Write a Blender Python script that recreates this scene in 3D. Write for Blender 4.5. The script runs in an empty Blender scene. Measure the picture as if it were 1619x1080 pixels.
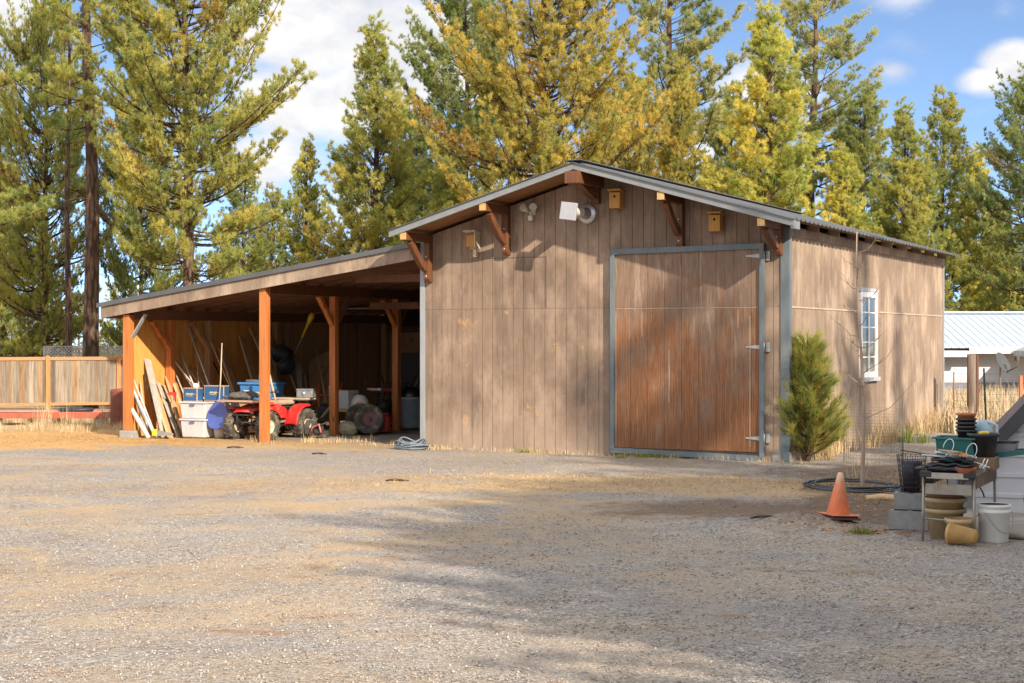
import bpy, bmesh, math, random
import numpy as np
from mathutils import Vector, Matrix, Euler

# ---------------------------------------------------------------- camera, world, sun, exposure
R = math.radians
scn = bpy.context.scene
COL = scn.collection
F, H0, CX, HY = 2492.0, 1.92, 809.5, 537.0          # focal length in photo pixels, eye height, centre column, horizon row
cam = bpy.data.cameras.new('camera'); camo = bpy.data.objects.new('camera', cam); COL.objects.link(camo)
camo.location = (0, 0, H0); camo.rotation_euler = (R(90), 0, 0)
cam.sensor_width = 36; cam.lens = F/1619*36; cam.shift_y = -3/1619; cam.clip_end = 2000; cam.clip_start = .1
scn.camera = camo

SUN = Vector((.445, -.756, .479)).normalized()       # towards the sun: behind the camera, to the right
sl = bpy.data.lights.new('sun', 'SUN'); sl.energy = 3.2; sl.angle = R(.9); sl.color = (1, .86, .68)
so = bpy.data.objects.new('sun', sl); COL.objects.link(so); so.rotation_euler = SUN.to_track_quat('Z', 'Y').to_euler(); so.location = (10, -10, 20)

w = bpy.data.worlds.new('World'); scn.world = w; w.use_nodes = True
wt = w.node_tree; wt.nodes.clear()
def wn(t, **k):
    n = wt.nodes.new(t)
    for a, b in k.items(): setattr(n, a, b)
    return n
tc = wn('ShaderNodeTexCoord')
sky = wn('ShaderNodeTexSky', sky_type='NISHITA', sun_disc=False, sun_elevation=math.asin(SUN.z), sun_rotation=math.atan2(SUN.x, SUN.y), air_density=1.0, dust_density=.3, ozone_density=2.0)
mp = wn('ShaderNodeMapping'); mp.inputs['Location'].default_value = (0, 0, .16); mp.inputs['Scale'].default_value = (1, 1, 2.2)
wt.links.new(tc.outputs['Generated'], mp.inputs[0]); wt.links.new(mp.outputs[0], sky.inputs[0])
bg1 = wn('ShaderNodeBackground'); bg1.inputs[1].default_value = .135
hs = wn('ShaderNodeHueSaturation'); hs.inputs['Saturation'].default_value = 1.0; hs.inputs['Value'].default_value = 1.0
wt.links.new(sky.outputs[0], hs.inputs['Color']); wt.links.new(hs.outputs[0], bg1.inputs[0])
def wmath(op, a, b=None, c=None, clamp=False):
    n = wn('ShaderNodeMath', operation=op, use_clamp=clamp)
    for i, x in enumerate((a, b, c)):
        if x is None: continue
        if isinstance(x, (int, float)): n.inputs[i].default_value = x
        else: wt.links.new(x, n.inputs[i])
    return n.outputs[0]
cm = wn('ShaderNodeMapping'); cm.inputs['Scale'].default_value = (1, 1, 1.7)
wt.links.new(tc.outputs['Generated'], cm.inputs[0])
def wnoise(scale, det, rough=.55, dist=0., off=0):
    m2 = wn('ShaderNodeMapping'); m2.inputs['Location'].default_value = (off, off*.7, off*.3); wt.links.new(cm.outputs[0], m2.inputs[0])
    n = wn('ShaderNodeTexNoise'); n.inputs['Scale'].default_value = scale; n.inputs['Detail'].default_value = det; n.inputs['Roughness'].default_value = rough; n.inputs['Distortion'].default_value = dist
    wt.links.new(m2.outputs[0], n.inputs['Vector']); return n.outputs['Fac']
def skydir(x, y):
    v = Vector(((x-CX)/F, 1, (HY-y)/F)).normalized(); return (v.x, v.y, v.z*1.7)
nz = wnoise(9, 7, .58, .3)
total = None
for (x, y, rad, wgt) in [(500, 40, .10, 1.0), (590, 150, .07, 1.0), (455, 150, .065, .9), (650, 60, .075, 1.0), (560, 330, .06, .45), (30, 20, .06, .7), (20, 125, .05, .55), (740, 130, .06, .6),
                         (1608, 95, .032, 1.0), (1560, 125, .022, .75), (1410, 110, .022, .42), (1430, -10, .04, .6), (1200, 150, .055, .75), (1120, 215, .045, .6), (1590, 20, .03, .4), (1440, 68, .045, .25), (250, 180, .07, .35), (400, 250, .06, .55)]:
    vm = wn('ShaderNodeVectorMath', operation='DISTANCE'); wt.links.new(cm.outputs[0], vm.inputs[0]); vm.inputs[1].default_value = skydir(x, y)
    g = wmath('MULTIPLY', wmath('SUBTRACT', 1, wmath('DIVIDE', vm.outputs['Value'], rad), clamp=True), wgt)
    total = g if total is None else wmath('MAXIMUM', total, g)
xyz = wn('ShaderNodeSeparateXYZ'); wt.links.new(tc.outputs['Generated'], xyz.inputs[0])
def wstep(v, a_, b_, hi):
    n = wn('ShaderNodeMapRange', interpolation_type='SMOOTHSTEP'); n.inputs['From Min'].default_value = a_; n.inputs['From Max'].default_value = b_; n.inputs['To Max'].default_value = hi; wt.links.new(v, n.inputs[0]); return n.outputs[0]
rest = wmath('MAXIMUM', wstep(xyz.outputs[2], .28, .5, .75), wstep(xyz.outputs[1], .55, .1, .75)); total = wmath('MAXIMUM', total, rest)   # unseen cloud added overhead and behind the camera as neutral fill light
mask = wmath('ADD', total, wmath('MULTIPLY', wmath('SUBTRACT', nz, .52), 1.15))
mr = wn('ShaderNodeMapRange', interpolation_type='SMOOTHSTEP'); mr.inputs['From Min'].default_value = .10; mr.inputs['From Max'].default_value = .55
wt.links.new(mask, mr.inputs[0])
cr = wn('ShaderNodeValToRGB'); cr.color_ramp.elements[0].position = .35; cr.color_ramp.elements[0].color = (.60, .64, .74, 1); cr.color_ramp.elements[1].position = .55; cr.color_ramp.elements[1].color = (.97, .96, .96, 1)
wt.links.new(wnoise(13, 6, .55, .2, 2.3), cr.inputs[0])
bg2 = wn('ShaderNodeBackground'); wt.links.new(wmath('ADD', .43, wmath('MULTIPLY', rest, .24)), bg2.inputs[1]); wt.links.new(cr.outputs[0], bg2.inputs[0])  # the added unseen cloud shines brighter than the cloud in view
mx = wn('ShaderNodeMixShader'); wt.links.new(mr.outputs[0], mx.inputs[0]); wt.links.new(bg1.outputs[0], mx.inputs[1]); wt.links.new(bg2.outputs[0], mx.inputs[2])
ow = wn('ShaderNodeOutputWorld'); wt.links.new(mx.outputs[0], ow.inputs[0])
vs = scn.view_settings; vs.view_transform = 'Standard'; vs.look = 'None'; vs.gamma = 1; vs.exposure = 1.3
scn.cycles.max_bounces = 6; scn.cycles.transparent_max_bounces = 8
try: scn.cycles.use_denoising = True
except Exception: pass

# ---------------------------------------------------------------- material helpers
class NT:
    def __init__(s, name):
        s.m = bpy.data.materials.new(name); s.m.use_nodes = True; s.t = s.m.node_tree; s.t.nodes.clear()
        s.out = s.t.nodes.new('ShaderNodeOutputMaterial'); s.p = s.t.nodes.new('ShaderNodeBsdfPrincipled'); s.t.links.new(s.p.outputs[0], s.out.inputs[0])
        s.tc = s.t.nodes.new('ShaderNodeTexCoord')
    def put(s, inp, v):
        if v is None: return
        if hasattr(v, 'is_linked') or hasattr(v, 'links'): s.t.links.new(v, inp)
        else:
            try: inp.default_value = v
            except Exception: inp.default_value = tuple(v)+(1,)
    def n(s, t, props=None, **k):
        n = s.t.nodes.new('ShaderNode'+t)
        for a, b in (props or {}).items(): setattr(n, a, b)
        for a, b in k.items(): s.put(n.inputs[a.replace('_', ' ')], b)
        return n
    def coord(s, scale=(1, 1, 1), loc=(0, 0, 0), kind='Object'):
        m = s.n('Mapping', Scale=scale, Location=loc); s.t.links.new(s.tc.outputs[kind], m.inputs[0]); return m.outputs[0]
    def noise(s, scale, vec=None, det=4, rough=.55, dist=0):
        n = s.n('TexNoise', Scale=scale, Detail=det, Roughness=rough, Distortion=dist)
        s.t.links.new(vec if vec is not None else s.tc.outputs['Object'], n.inputs['Vector']); return n.outputs['Fac']
    def math(s, op, a, b=None, clamp=False):
        n = s.n('Math', {'operation': op, 'use_clamp': clamp}); s.put(n.inputs[0], a)
        if b is not None: s.put(n.inputs[1], b)
        return n.outputs[0]
    def sm(s, v, a, b, lo=0., hi=1.):
        n = s.n('MapRange', {'interpolation_type': 'SMOOTHSTEP'}, From_Min=a, From_Max=b, To_Min=lo, To_Max=hi); s.put(n.inputs[0], v); return n.outputs[0]
    def mix(s, fac, a, b, mode='MIX'):
        n = s.n('MixRGB', {'blend_type': mode}); s.put(n.inputs[0], fac); s.put(n.inputs[1], a); s.put(n.inputs[2], b); return n.outputs[0]
    def ramp(s, fac, stops):
        n = s.n('ValToRGB'); e = n.color_ramp.elements
        while len(e) < len(stops): e.new(.5)
        for x, (p, c) in zip(e, stops): x.position = p; x.color = tuple(c)+(1,)
        s.put(n.inputs[0], fac); return n.outputs[0]
    def bump(s, h, strength=.3, dist=.02, prev=None):
        n = s.n('Bump', Strength=strength, Distance=dist); s.put(n.inputs['Height'], h)
        if prev is not None: s.t.links.new(prev, n.inputs['Normal'])
        return n.outputs[0]
    def done(s, color, rough=.7, metal=0, normal=None, spec=None):
        s.put(s.p.inputs['Base Color'], color); s.put(s.p.inputs['Roughness'], rough); s.put(s.p.inputs['Metallic'], metal)
        if normal is not None: s.t.links.new(normal, s.p.inputs['Normal'])
        if spec is not None: s.p.inputs['Specular IOR Level'].default_value = spec
        return s.m
def sc(c, k): return tuple(min(1, x*k) for x in c)
MATS = {}
def pm(name, c, rough=.6, metal=0, var=.25, scale=6, bump=.15, bscale=60, stretch=(1, 1, 1), dirt=None, dirtamt=.5):
    """plain painted / plastic / metal surface with mottling, dust and a little relief"""
    if name in MATS: return MATS[name]
    q = NT(name); v = q.coord(stretch)
    a = q.noise(scale, v, 6, .6); col = q.ramp(a, [(.3, sc(c, 1-var)), (.7, sc(c, 1+var))])
    if dirt is not None: col = q.mix(q.math('MULTIPLY', q.sm(q.noise(scale*.6, v, 7, .65), .46, .66), dirtamt), col, dirt)
    nb = q.bump(q.noise(bscale, v, 4), bump, .01)
    rr = q.sm(q.noise(scale*2, v, 3), .2, .8, max(.02, rough-.12), min(1, rough+.12))
    MATS[name] = q.done(col, rr, metal, nb); return MATS[name]
def wood(name, c1, c2, c3=None, axis='z', scale=1., rough=.75, weather=None, wamt=.5):
    if name in MATS: return MATS[name]
    q = NT(name); st = {'x': (.06, 1, 1), 'y': (1, .06, 1), 'z': (1, 1, .06)}[axis]
    st = tuple(x*scale for x in st)
    oi = q.n('ObjectInfo'); off = q.n('VectorMath', {'operation': 'ADD'}); q.t.links.new(q.coord(st), off.inputs[0])
    rv = q.n('CombineXYZ'); rs = q.math('MULTIPLY', oi.outputs['Random'], 40.); q.t.links.new(rs, rv.inputs[0]); q.t.links.new(rs, rv.inputs[1]); q.t.links.new(rv.outputs[0], off.inputs[1])
    v = off.outputs[0]
    g = q.noise(22, v, 6, .65, .6); big = q.noise(3.2, v, 4)
    col = q.ramp(g, [(.32, c1), (.66, c2)])
    if c3: col = q.mix(q.sm(big, .52, .7), col, c3)
    kn = q.n('TexVoronoi', Scale=2.6); q.t.links.new(q.coord((1, 1, .45)), kn.inputs['Vector'])
    col = q.mix(q.sm(kn.outputs['Distance'], .10, .03), col, sc(c1, .45))
    if weather: col = q.mix(q.math('MULTIPLY', q.sm(q.noise(5, v, 6, .7), .45, .65), wamt), col, weather)
    MATS[name] = q.done(col, rough, 0, q.bump(g, .35, .006)); return MATS[name]

# ---------------------------------------------------------------- mesh helpers
class MB:
    def __init__(s): s.v = []; s.f = []; s.sm = []
    def add(s, vs, fs, smooth=False, M=None):
        b = len(s.v)
        for p in vs:
            p = Vector(p); s.v.append(tuple(M @ p) if M is not None else tuple(p))
        for f in fs: s.f.append(tuple(b+i for i in f)); s.sm.append(smooth)
        return s
    def box(s, x0, x1, y0, y1, z0, z1, M=None):
        vs = [(x0,y0,z0),(x1,y0,z0),(x1,y1,z0),(x0,y1,z0),(x0,y0,z1),(x1,y0,z1),(x1,y1,z1),(x0,y1,z1)]
        return s.add(vs, [(0,3,2,1),(4,5,6,7),(0,1,5,4),(1,2,6,5),(2,3,7,6),(3,0,4,7)], False, M)
    def cbox(s, c, d, rz=0, rx=0, ry=0):
        M = Matrix.Translation(c) @ Euler((rx, ry, rz)).to_matrix().to_4x4()
        return s.box(-d[0]/2, d[0]/2, -d[1]/2, d[1]/2, -d[2]/2, d[2]/2, M)
    def beam(s, p0, p1, wd, ht, up=(0, 0, 1)):
        p0, p1 = Vector(p0), Vector(p1); d = (p1-p0).normalized(); u = Vector(up)
        if abs(d.dot(u)) > .97: u = Vector((0, 1, 0))
        r = d.cross(u).normalized(); u = r.cross(d)
        vs = [p+r*a*wd/2+u*b*ht/2 for p in (p0, p1) for a, b in ((-1,-1),(1,-1),(1,1),(-1,1))]
        return s.add(vs, [(0,1,2,3),(7,6,5,4),(0,4,5,1),(1,5,6,2),(2,6,7,3),(3,7,4,0)])
    def tube(s, pts, r, n=8, caps=True, closed=False):
        pts = [Vector(p) for p in pts]; m = len(pts); rr = r if isinstance(r, (list, tuple)) else [r]*m
        vs = []; fs = []; prev = None
        for i, p in enumerate(pts):
            if closed: d = pts[(i+1) % m]-pts[i-1]
            else: d = pts[min(i+1, m-1)]-pts[max(i-1, 0)]
            d.normalize()
            if prev is None:
                a = Vector((0, 0, 1)) if abs(d.z) < .9 else Vector((1, 0, 0)); u = d.cross(a).normalized()
            else:
                u = prev-d*prev.dot(d)
                u = u.normalized() if u.length > 1e-5 else d.cross(Vector((.3, .5, .8))).normalized()
            prev = u; w_ = d.cross(u)
            for k in range(n):
                t = 2*math.pi*k/n; vs.append(p+(u*math.cos(t)+w_*math.sin(t))*rr[i])
        for i in range(m if closed else m-1):
            j = (i+1) % m
            for k in range(n): fs.append((i*n+k, i*n+(k+1) % n, j*n+(k+1) % n, j*n+k))
        s.add(vs, fs, True)
        if caps and not closed: s.add(vs[:n], [tuple(range(n))[::-1]]); s.add(vs[-n:], [tuple(range(n))])
        return s
    def lathe(s, prof, n=24, M=None, smooth=True):
        vs = []; fs = []
        for (r, z) in prof:
            for k in range(n): t = 2*math.pi*k/n; vs.append((r*math.cos(t), r*math.sin(t), z))
        for i in range(len(prof)-1):
            for k in range(n): fs.append((i*n+k, i*n+(k+1) % n, (i+1)*n+(k+1) % n, (i+1)*n+k))
        return s.add(vs, fs, smooth, M)
    def prism(s, pts, t0, t1, M=None, smooth=False):
        """2-D outline in x,z extruded along y"""
        n = len(pts); vs = [(x, t0, z) for x, z in pts]+[(x, t1, z) for x, z in pts]
        fs = [tuple(range(n)), tuple(range(2*n-1, n-1, -1))]+[(i, n+i, n+(i+1) % n, (i+1) % n) for i in range(n)]
        return s.add(vs, fs, smooth, M)
    def build(s, name, mat, parent=None, loc=(0, 0, 0), rz=0, bevel=0, rot=None, sub=0):
        me = bpy.data.meshes.new(name); me.from_pydata(s.v, [], s.f); me.materials.append(mat)
        me.polygons.foreach_set('use_smooth', s.sm)
        bm = bmesh.new(); bm.from_mesh(me); bmesh.ops.remove_doubles(bm, verts=bm.verts, dist=1e-5); bmesh.ops.recalc_face_normals(bm, faces=bm.faces); bm.to_mesh(me); bm.free()
        o = bpy.data.objects.new(name, me); COL.objects.link(o); o.location = loc; o.rotation_euler = rot if rot else (0, 0, rz)
        if parent is not None: o.parent = parent
        if bevel:
            b = o.modifiers.new('bevel', 'BEVEL'); b.width = bevel; b.segments = 2; b.limit_method = 'ANGLE'; b.angle_limit = R(40)
        if sub: m_ = o.modifiers.new('sub', 'SUBSURF'); m_.levels = sub; m_.render_levels = sub
        return o
def tag(o, label=None, cat=None, group=None, kind=None):
    if label: o['label'] = label
    if cat: o['category'] = cat
    if group: o['group'] = group
    if kind: o['kind'] = kind
    return o
def thing(name, label, cat, loc=(0, 0, 0), rz=0, group=None, rot=None):
    o = bpy.data.objects.new(name, None); COL.objects.link(o); o.location = loc; o.rotation_euler = rot if rot else (0, 0, rz); o.empty_display_size = .1
    return tag(o, label, cat, group)
def soup(name, V, Fc, mat, parent=None, tint=None, smooth=False):
    me = bpy.data.meshes.new(name); n, m, k = len(V), len(Fc), Fc.shape[1]
    me.vertices.add(n); me.vertices.foreach_set('co', np.ascontiguousarray(V, dtype=np.float32).ravel())
    me.loops.add(m*k); me.loops.foreach_set('vertex_index', np.ascontiguousarray(Fc, dtype=np.int32).ravel())
    me.polygons.add(m); me.polygons.foreach_set('loop_start', np.arange(0, m*k, k, dtype=np.int32))
    me.update(calc_edges=True); me.validate()
    if smooth: me.polygons.foreach_set('use_smooth', np.ones(m, dtype=bool))
    if tint is not None:
        a = me.attributes.new('tint', 'FLOAT', 'FACE'); a.data.foreach_set('value', np.asarray(tint, dtype=np.float32))
    me.materials.append(mat)
    o = bpy.data.objects.new(name, me); COL.objects.link(o)
    if parent is not None: o.parent = parent
    return o

def gz(x, y):
    """terrain height: level yard, falling gently behind the barn"""
    d = np.maximum(0, np.asarray(y, dtype=float)-33); return -np.minimum(1.3, d*.023)*np.minimum(1, d/3)
def G(px, py, z=0):
    """the point at height z seen at this place of the photo"""
    d = F*(H0-z)/(py-HY); return Vector(((px-CX)/F*d, d, z))
def AT(px, d, z=None): return Vector(((px-CX)/F*d, d, float(gz(0, d)) if z is None else z))
ANG = -math.atan2(3.10, 6.0)
O = Vector((-1.6, 28.15, 0)); UX = Vector((math.cos(ANG), math.sin(ANG), 0)); VX = Vector((-math.sin(ANG), math.cos(ANG), 0))
def B(u, v, z=0): return O+UX*u+VX*v+Vector((0, 0, z))
# ---------------------------------------------------------------- ground
rng = np.random.default_rng(7)
def ground_mat():
    q = NT('gravel_and_dirt'); v = q.tc.outputs['Object']
    flat = q.coord((1, 1, 0))
    edge = q.noise(.9, flat, 6, .62); fine = q.noise(5, flat, 6, .65)
    st = q.coord((.9, 1.1, 0)); streak = q.math('ADD', q.math('MULTIPLY', q.noise(.42, st, 7, .68, .8), .65), q.math('MULTIPLY', q.noise(1.6, q.coord((1, 1, 0), (4, 9, 0)), 6, .7, .5), .35))
    def ell(cx, cy, rx, ry, rot, k=.9):
        m = q.n('Mapping', {'vector_type': 'TEXTURE'}, Location=(cx, cy, 0), Rotation=(0, 0, R(rot)), Scale=(rx, ry, 1)); q.t.links.new(flat, m.inputs[0])
        l = q.n('VectorMath', {'operation': 'LENGTH'}); q.t.links.new(m.outputs[0], l.inputs[0])
        e = q.math('ADD', q.math('SUBTRACT', 1, l.outputs['Value']), q.math('MULTIPLY', q.math('SUBTRACT', q.math('ADD', q.math('MULTIPLY', edge, .65), q.math('MULTIPLY', fine, .35)), .5), k*2.4))
        return q.sm(e, -.12, .38)
    def mx(a, b): return q.math('MAXIMUM', a, b)
    # gravel: crushed grey stone of several sizes
    vo = q.n('TexVoronoi', Scale=42.); q.t.links.new(flat, vo.inputs['Vector'])
    vo2 = q.n('TexVoronoi', Scale=95.); q.t.links.new(flat, vo2.inputs['Vector'])
    sep = q.n('SeparateColor'); q.t.links.new(vo.outputs['Color'], sep.inputs[0])
    sep2 = q.n('SeparateColor'); q.t.links.new(vo2.outputs['Color'], sep2.inputs[0])
    g1 = q.ramp(sep.outputs[0], [(.0, (.12, .108, .098)), (.35, (.24, .218, .20)), (.75, (.35, .322, .295)), (.96, (.58, .54, .49))])
    g2 = q.ramp(sep2.outputs[1], [(.0, (.13, .115, .105)), (.5, (.265, .24, .22)), (1., (.43, .39, .355))])
    grav = q.mix(.45, g1, g2)
    grav = q.mix(q.math('MULTIPLY', q.sm(q.noise(.5, flat, 5, .6), .42, .62), .45), grav, (.24, .235, .24))
    # fine tan dust and crushed needles worked into the gravel
    dust = q.ramp(q.noise(16, st, 6, .7), [(.3, (.29, .215, .14)), (.7, (.47, .365, .25))])
    dm = q.math('MULTIPLY', q.sm(streak, .43, .58), .85)
    lit = ell(-7.5, 17, 10.5, 8.5, 10, .8); dm = q.math('MULTIPLY', dm, q.math('ADD', .46, q.math('MULTIPLY', lit, .62)), True)  # warm dust painted stronger where the yard is sunlit, cooler gravel left in shade
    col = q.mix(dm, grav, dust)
    # straw-coloured dead grass: band across the yard, in front of the fence and at the lean-to
    straw = q.ramp(q.noise(30, q.coord((.7, 2.2, 0)), 6, .75, .8), [(.28, (.27, .18, .09)), (.5, (.44, .31, .165)), (.74, (.60, .455, .26))])
    sm_ = mx(mx(q.math('MULTIPLY', ell(2.1, 21.0, 4.6, 1.6, -10), .8), ell(-10.5, 32.5, 6.4, 5.4, 0)), mx(ell(-5.2, 29.6, 3.8, 1.5, -25), q.math('MULTIPLY', ell(-1.2, 18.7, 3.2, .6, 8), .5)))
    sm_ = mx(sm_, q.sm(q.n('SeparateXYZ', Vector=flat).outputs[1], 33.5, 36))
    col = q.mix(q.math('MULTIPLY', sm_, .93), col, straw)
    gold = q.ramp(q.noise(26, q.coord((.8, 2.0, 0), (2, 1, 0)), 6, .75, .6), [(.28, (.30, .16, .06)), (.5, (.52, .31, .12)), (.74, (.66, .45, .21))])
    col = q.mix(q.math('MULTIPLY', ell(-9.6, 30.8, 5.2, 3.4, 0), .9), col, gold)
    # bare brown soil round the sapling, the cone and the pine
    soil = q.ramp(q.noise(9, flat, 8, .7), [(.3, (.065, .038, .025)), (.55, (.135, .085, .053)), (.78, (.25, .165, .105))])
    dm2 = mx(mx(ell(4.8, 17.6, 2.2, 2.4, -10), ell(6.2, 22.0, 2.6, 3.0, 0)), q.math('MULTIPLY', ell(2.6, 18.0, 1.8, 1.2, 0), .9))
    col = q.mix(q.math('MULTIPLY', dm2, .82), col, soil)
    # reddish needle litter in flecks
    rust = q.mix(q.math('MULTIPLY', q.sm(q.noise(1.5, q.coord((.8, 1.2, 0), (3, 5, 0)), 7, .75, .6), .56, .68), .7), col, (.26, .14, .075))
    big = q.noise(.35, flat, 3)
    fin = q.mix(.6, rust, q.ramp(big, [(.35, (.86, .85, .85)), (.65, (1.12, 1.1, 1.06))]), 'MULTIPLY')
    nb = q.bump(vo.outputs['Distance'], .8, .014); nb = q.bump(vo2.outputs['Distance'], .5, .008, nb); nb = q.bump(fine, .5, .05, nb)
    return q.done(fin, .92, 0, nb, .15)
GM = ground_mat()
def grow(a, b, lo, hi, step):
    c = np.arange(a, b+1e-6, step); o1 = [a]; s_ = step
    while o1[-1] > lo: s_ *= 1.5; o1.append(o1[-1]-s_)
    o2 = [b]; s_ = step
    while o2[-1] < hi: s_ *= 1.5; o2.append(o2[-1]+s_)
    return np.concatenate([np.array(o1[1:][::-1]), c, np.array(o2[1:])])
gx, gy = grow(-13, 12, -500, 500, .16), grow(6, 42, -300, 700, .16)
XX, YY = np.meshgrid(gx, gy)
def bumps(x, y):
    b = .010*np.sin(x*1.7+np.sin(y*.9)*1.3)*np.sin(y*1.3+.6*x)+.007*np.sin(x*4.1+y*2.3)*np.sin(y*3.7-x*1.1)+.004*np.sin(x*9.3-y*3)*np.sin(y*8.1+x*2)
    m = .13*np.exp(-(((x-3.05)/.45)**2+((y-16.6)/.4)**2))               # the little heap of dark soil
    m = m+.07*np.exp(-(((x-5.2)/1.2)**2+((y-19.0)/1.6)**2))
    m = m+.022*np.sin(x*13+np.sin(y*7))*np.sin(y*11+np.sin(x*5))*np.exp(-(((x-4.9)/1.9)**2+((y-17.6)/1.8)**2))
    return b-.02+m
ZZ = gz(XX, YY)+bumps(XX, YY)+rng.normal(0, .0035, XX.shape)*(np.abs(XX) < 14)*(YY < 44)
def zat(x, y): return float(gz(x, y)+bumps(np.array(x), np.array(y)))
nx = len(gx); V = np.stack([XX.ravel(), YY.ravel(), ZZ.ravel()], 1)
ii = np.arange(len(gy)-1)[:, None]*nx+np.arange(nx-1)[None, :]; ii = ii.ravel()
go = soup('ground', V, np.stack([ii, ii+1, ii+nx+1, ii+nx], 1), GM, smooth=True); tag(go, kind='structure')

# ---------------------------------------------------------------- materials of the buildings
def siding_mat(name, base, worn, streaks, zs=1.):
    q = NT(name)
    v = q.coord((1, 1, .10)); g = q.noise(14, v, 7, .7, .3); gr = q.noise(75, q.coord((1, 1, .03)), 4, .6)
    col = q.ramp(g, [(.28, sc(base, .78)), (.55, base), (.78, sc(base, 1.2))])
    col = q.mix(q.math('MULTIPLY', q.sm(q.noise(1.3, q.coord((1, 1, .55)), 7, .68), .44, .64), .75), col, streaks)
    col = q.mix(q.math('MULTIPLY', q.sm(q.noise(2.1, q.coord((1, 1, .22), (7, 1, 3)), 7, .7), .50, .68), .7), col, sc(base, .60))
    col = q.mix(1, col, q.ramp(q.noise(.8, q.coord((1, 1, .8), (1, 9, 2)), 5, .6), [(.35, (.78, .77, .76)), (.65, (1.16, 1.14, 1.12))]), 'MULTIPLY')
    col = q.mix(q.math('MULTIPLY', q.sm(q.noise(2.3, q.coord((1, 1, .8), (5, 3, 1)), 8, .75), .60, .67), .7), col, worn)
    z = q.n('SeparateXYZ', Vector=q.tc.outputs['Object']).outputs[2]
    low = q.math('MULTIPLY', q.sm(q.math('ADD', z, q.math('MULTIPLY', q.noise(3, q.coord((1, 1, .3)), 5), .9)), 1.25, .35), .5)
    col = q.mix(low, col, sc(streaks, 1.1))
    col = q.mix(q.math('MULTIPLY', q.sm(gr, .56, .66), .35), col, sc(base, .55))
    return q.done(col, .82, 0, q.bump(gr, .3, .006, q.bump(g, .2, .006)), .2)
SIDE = siding_mat('weathered_siding', (.235, .172, .132), (.46, .275, .13), (.375, .285, .22))
SIDE2 = siding_mat('side_wall_siding', (.265, .20, .155), (.34, .245, .17), (.45, .355, .275))
TRIM = pm('grey_blue_trim', (.115, .145, .17), .6, 0, .22, 5, .2, 40, (1, 1, .3), (.22, .21, .20), .4)
TRIML = pm('light_grey_trim', (.27, .29, .31), .6, 0, .18, 5, .2, 40, (1, 1, .3))
ROOFM = pm('roof_metal', (.105, .11, .12), .45, .3, .15, 3, .05)
RAKE = pm('rake_metal', (.225, .24, .255), .5, .2, .14, 4, .1, 30, (1, 1, 1), (.20, .19, .18), .35)
BRK = wood('stained_timber', (.085, .030, .012), (.17, .068, .027), None, 'z', 1, .6)
BRKE = wood('timber_ends', (.40, .25, .09), (.55, .36, .15), None, 'z')
SOF = wood('soffit_wood', (.22, .10, .040), (.34, .165, .07), None, 'x')
POSTW = wood('orange_post', (.37, .115, .028), (.54, .195, .055), (.25, .075, .022), 'z', 1, .62)
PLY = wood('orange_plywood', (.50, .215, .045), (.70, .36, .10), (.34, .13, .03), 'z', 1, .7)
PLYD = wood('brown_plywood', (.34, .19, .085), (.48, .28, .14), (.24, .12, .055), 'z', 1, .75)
DARKW = wood('dark_rafter_wood', (.11, .050, .030), (.20, .095, .055), None, 'x', 1, .75)
WHITE = pm('white_paint', (.78, .78, .77), .45, 0, .05, 6, .05)
GALV = pm('galvanised_steel', (.52, .53, .54), .38, .75, .15, 9, .08)
BLACKP = pm('black_plastic', (.022, .023, .027), .5, 0, .3, 8, .1)
CONC = pm('concrete', (.30, .295, .285), .9, 0, .2, 9, .5, 60)

def siding(name, x1, ztop, z0, rows, mat, parent, pitch=.2032, gap=.011, depth=.013, kinks=(), **kw):
    xs = [(0., 0)]; a = 0.
    while a < x1-.01:
        b = a+pitch-gap
        if b >= x1: break
        xs += [(b, 0), (b+.002, 1), (b+gap-.002, 1), (b+gap, 0)]; a += pitch
    xs = [x for x in xs if x[0] < x1]+[(x1, 0)]
    for k in kinks: xs.append((k, 0))
    xs.sort(); zr = [(z0, 0)]
    for r_ in rows: zr += [(r_-.008, 0), (r_-.006, 1), (r_+.006, 1), (r_+.008, 0)]
    zr.append((None, 0)); n = len(zr); V_, F_ = [], []
    for x, dx in xs:
        for z, dz in zr: V_.append((x, depth if dx else min(depth, .005) if dz else 0, ztop(x) if z is None else z))
    for i in range(len(xs)-1):
        for j in range(n-1): F_.append((i*n+j, (i+1)*n+j, (i+1)*n+j+1, i*n+j+1))
    m = MB(); m.add(V_, F_); o = m.build(name, mat, parent, **kw)
    # board outline only, then a thickness behind it
    s_ = o.modifiers.new('thick', 'SOLIDIFY'); s_.thickness = .08; s_.offset = -1
    return o

# ---------------------------------------------------------------- the barn
W, D, RU, OH = 6.75, 11.4, 3.42, .95
barn = thing('barn', 'weathered tan wooden barn with gabled metal roof and big worn plywood door', 'barn', O, ANG)
ZR = 4.82; SL = .285
def ztopf(u): return ZR-SL*abs(u-RU)                  # top of the roof
siding('front_wall', W, lambda u: ztopf(u)-.115, -.06, (2.45,), SIDE, barn, kinks=(RU,))
siding('side_wall', D, lambda v: ztopf(W)-.14, -.25, (2.45,), SIDE2, barn, gap=.009, depth=.006, loc=(W, 0, 0), rz=R(90))
m = MB(); m.box(.0, .08, .09, D-.09, -.3, ztopf(0)-.14); m.build('side_wall', SIDE2, barn)
m = MB(); m.prism([(0, -.3), (W, -.3), (W, ztopf(W)-.13), (RU, ZR-.13), (0, ztopf(0)-.13)], D-.08, D); m.build('back_wall', SIDE2, barn)
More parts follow.
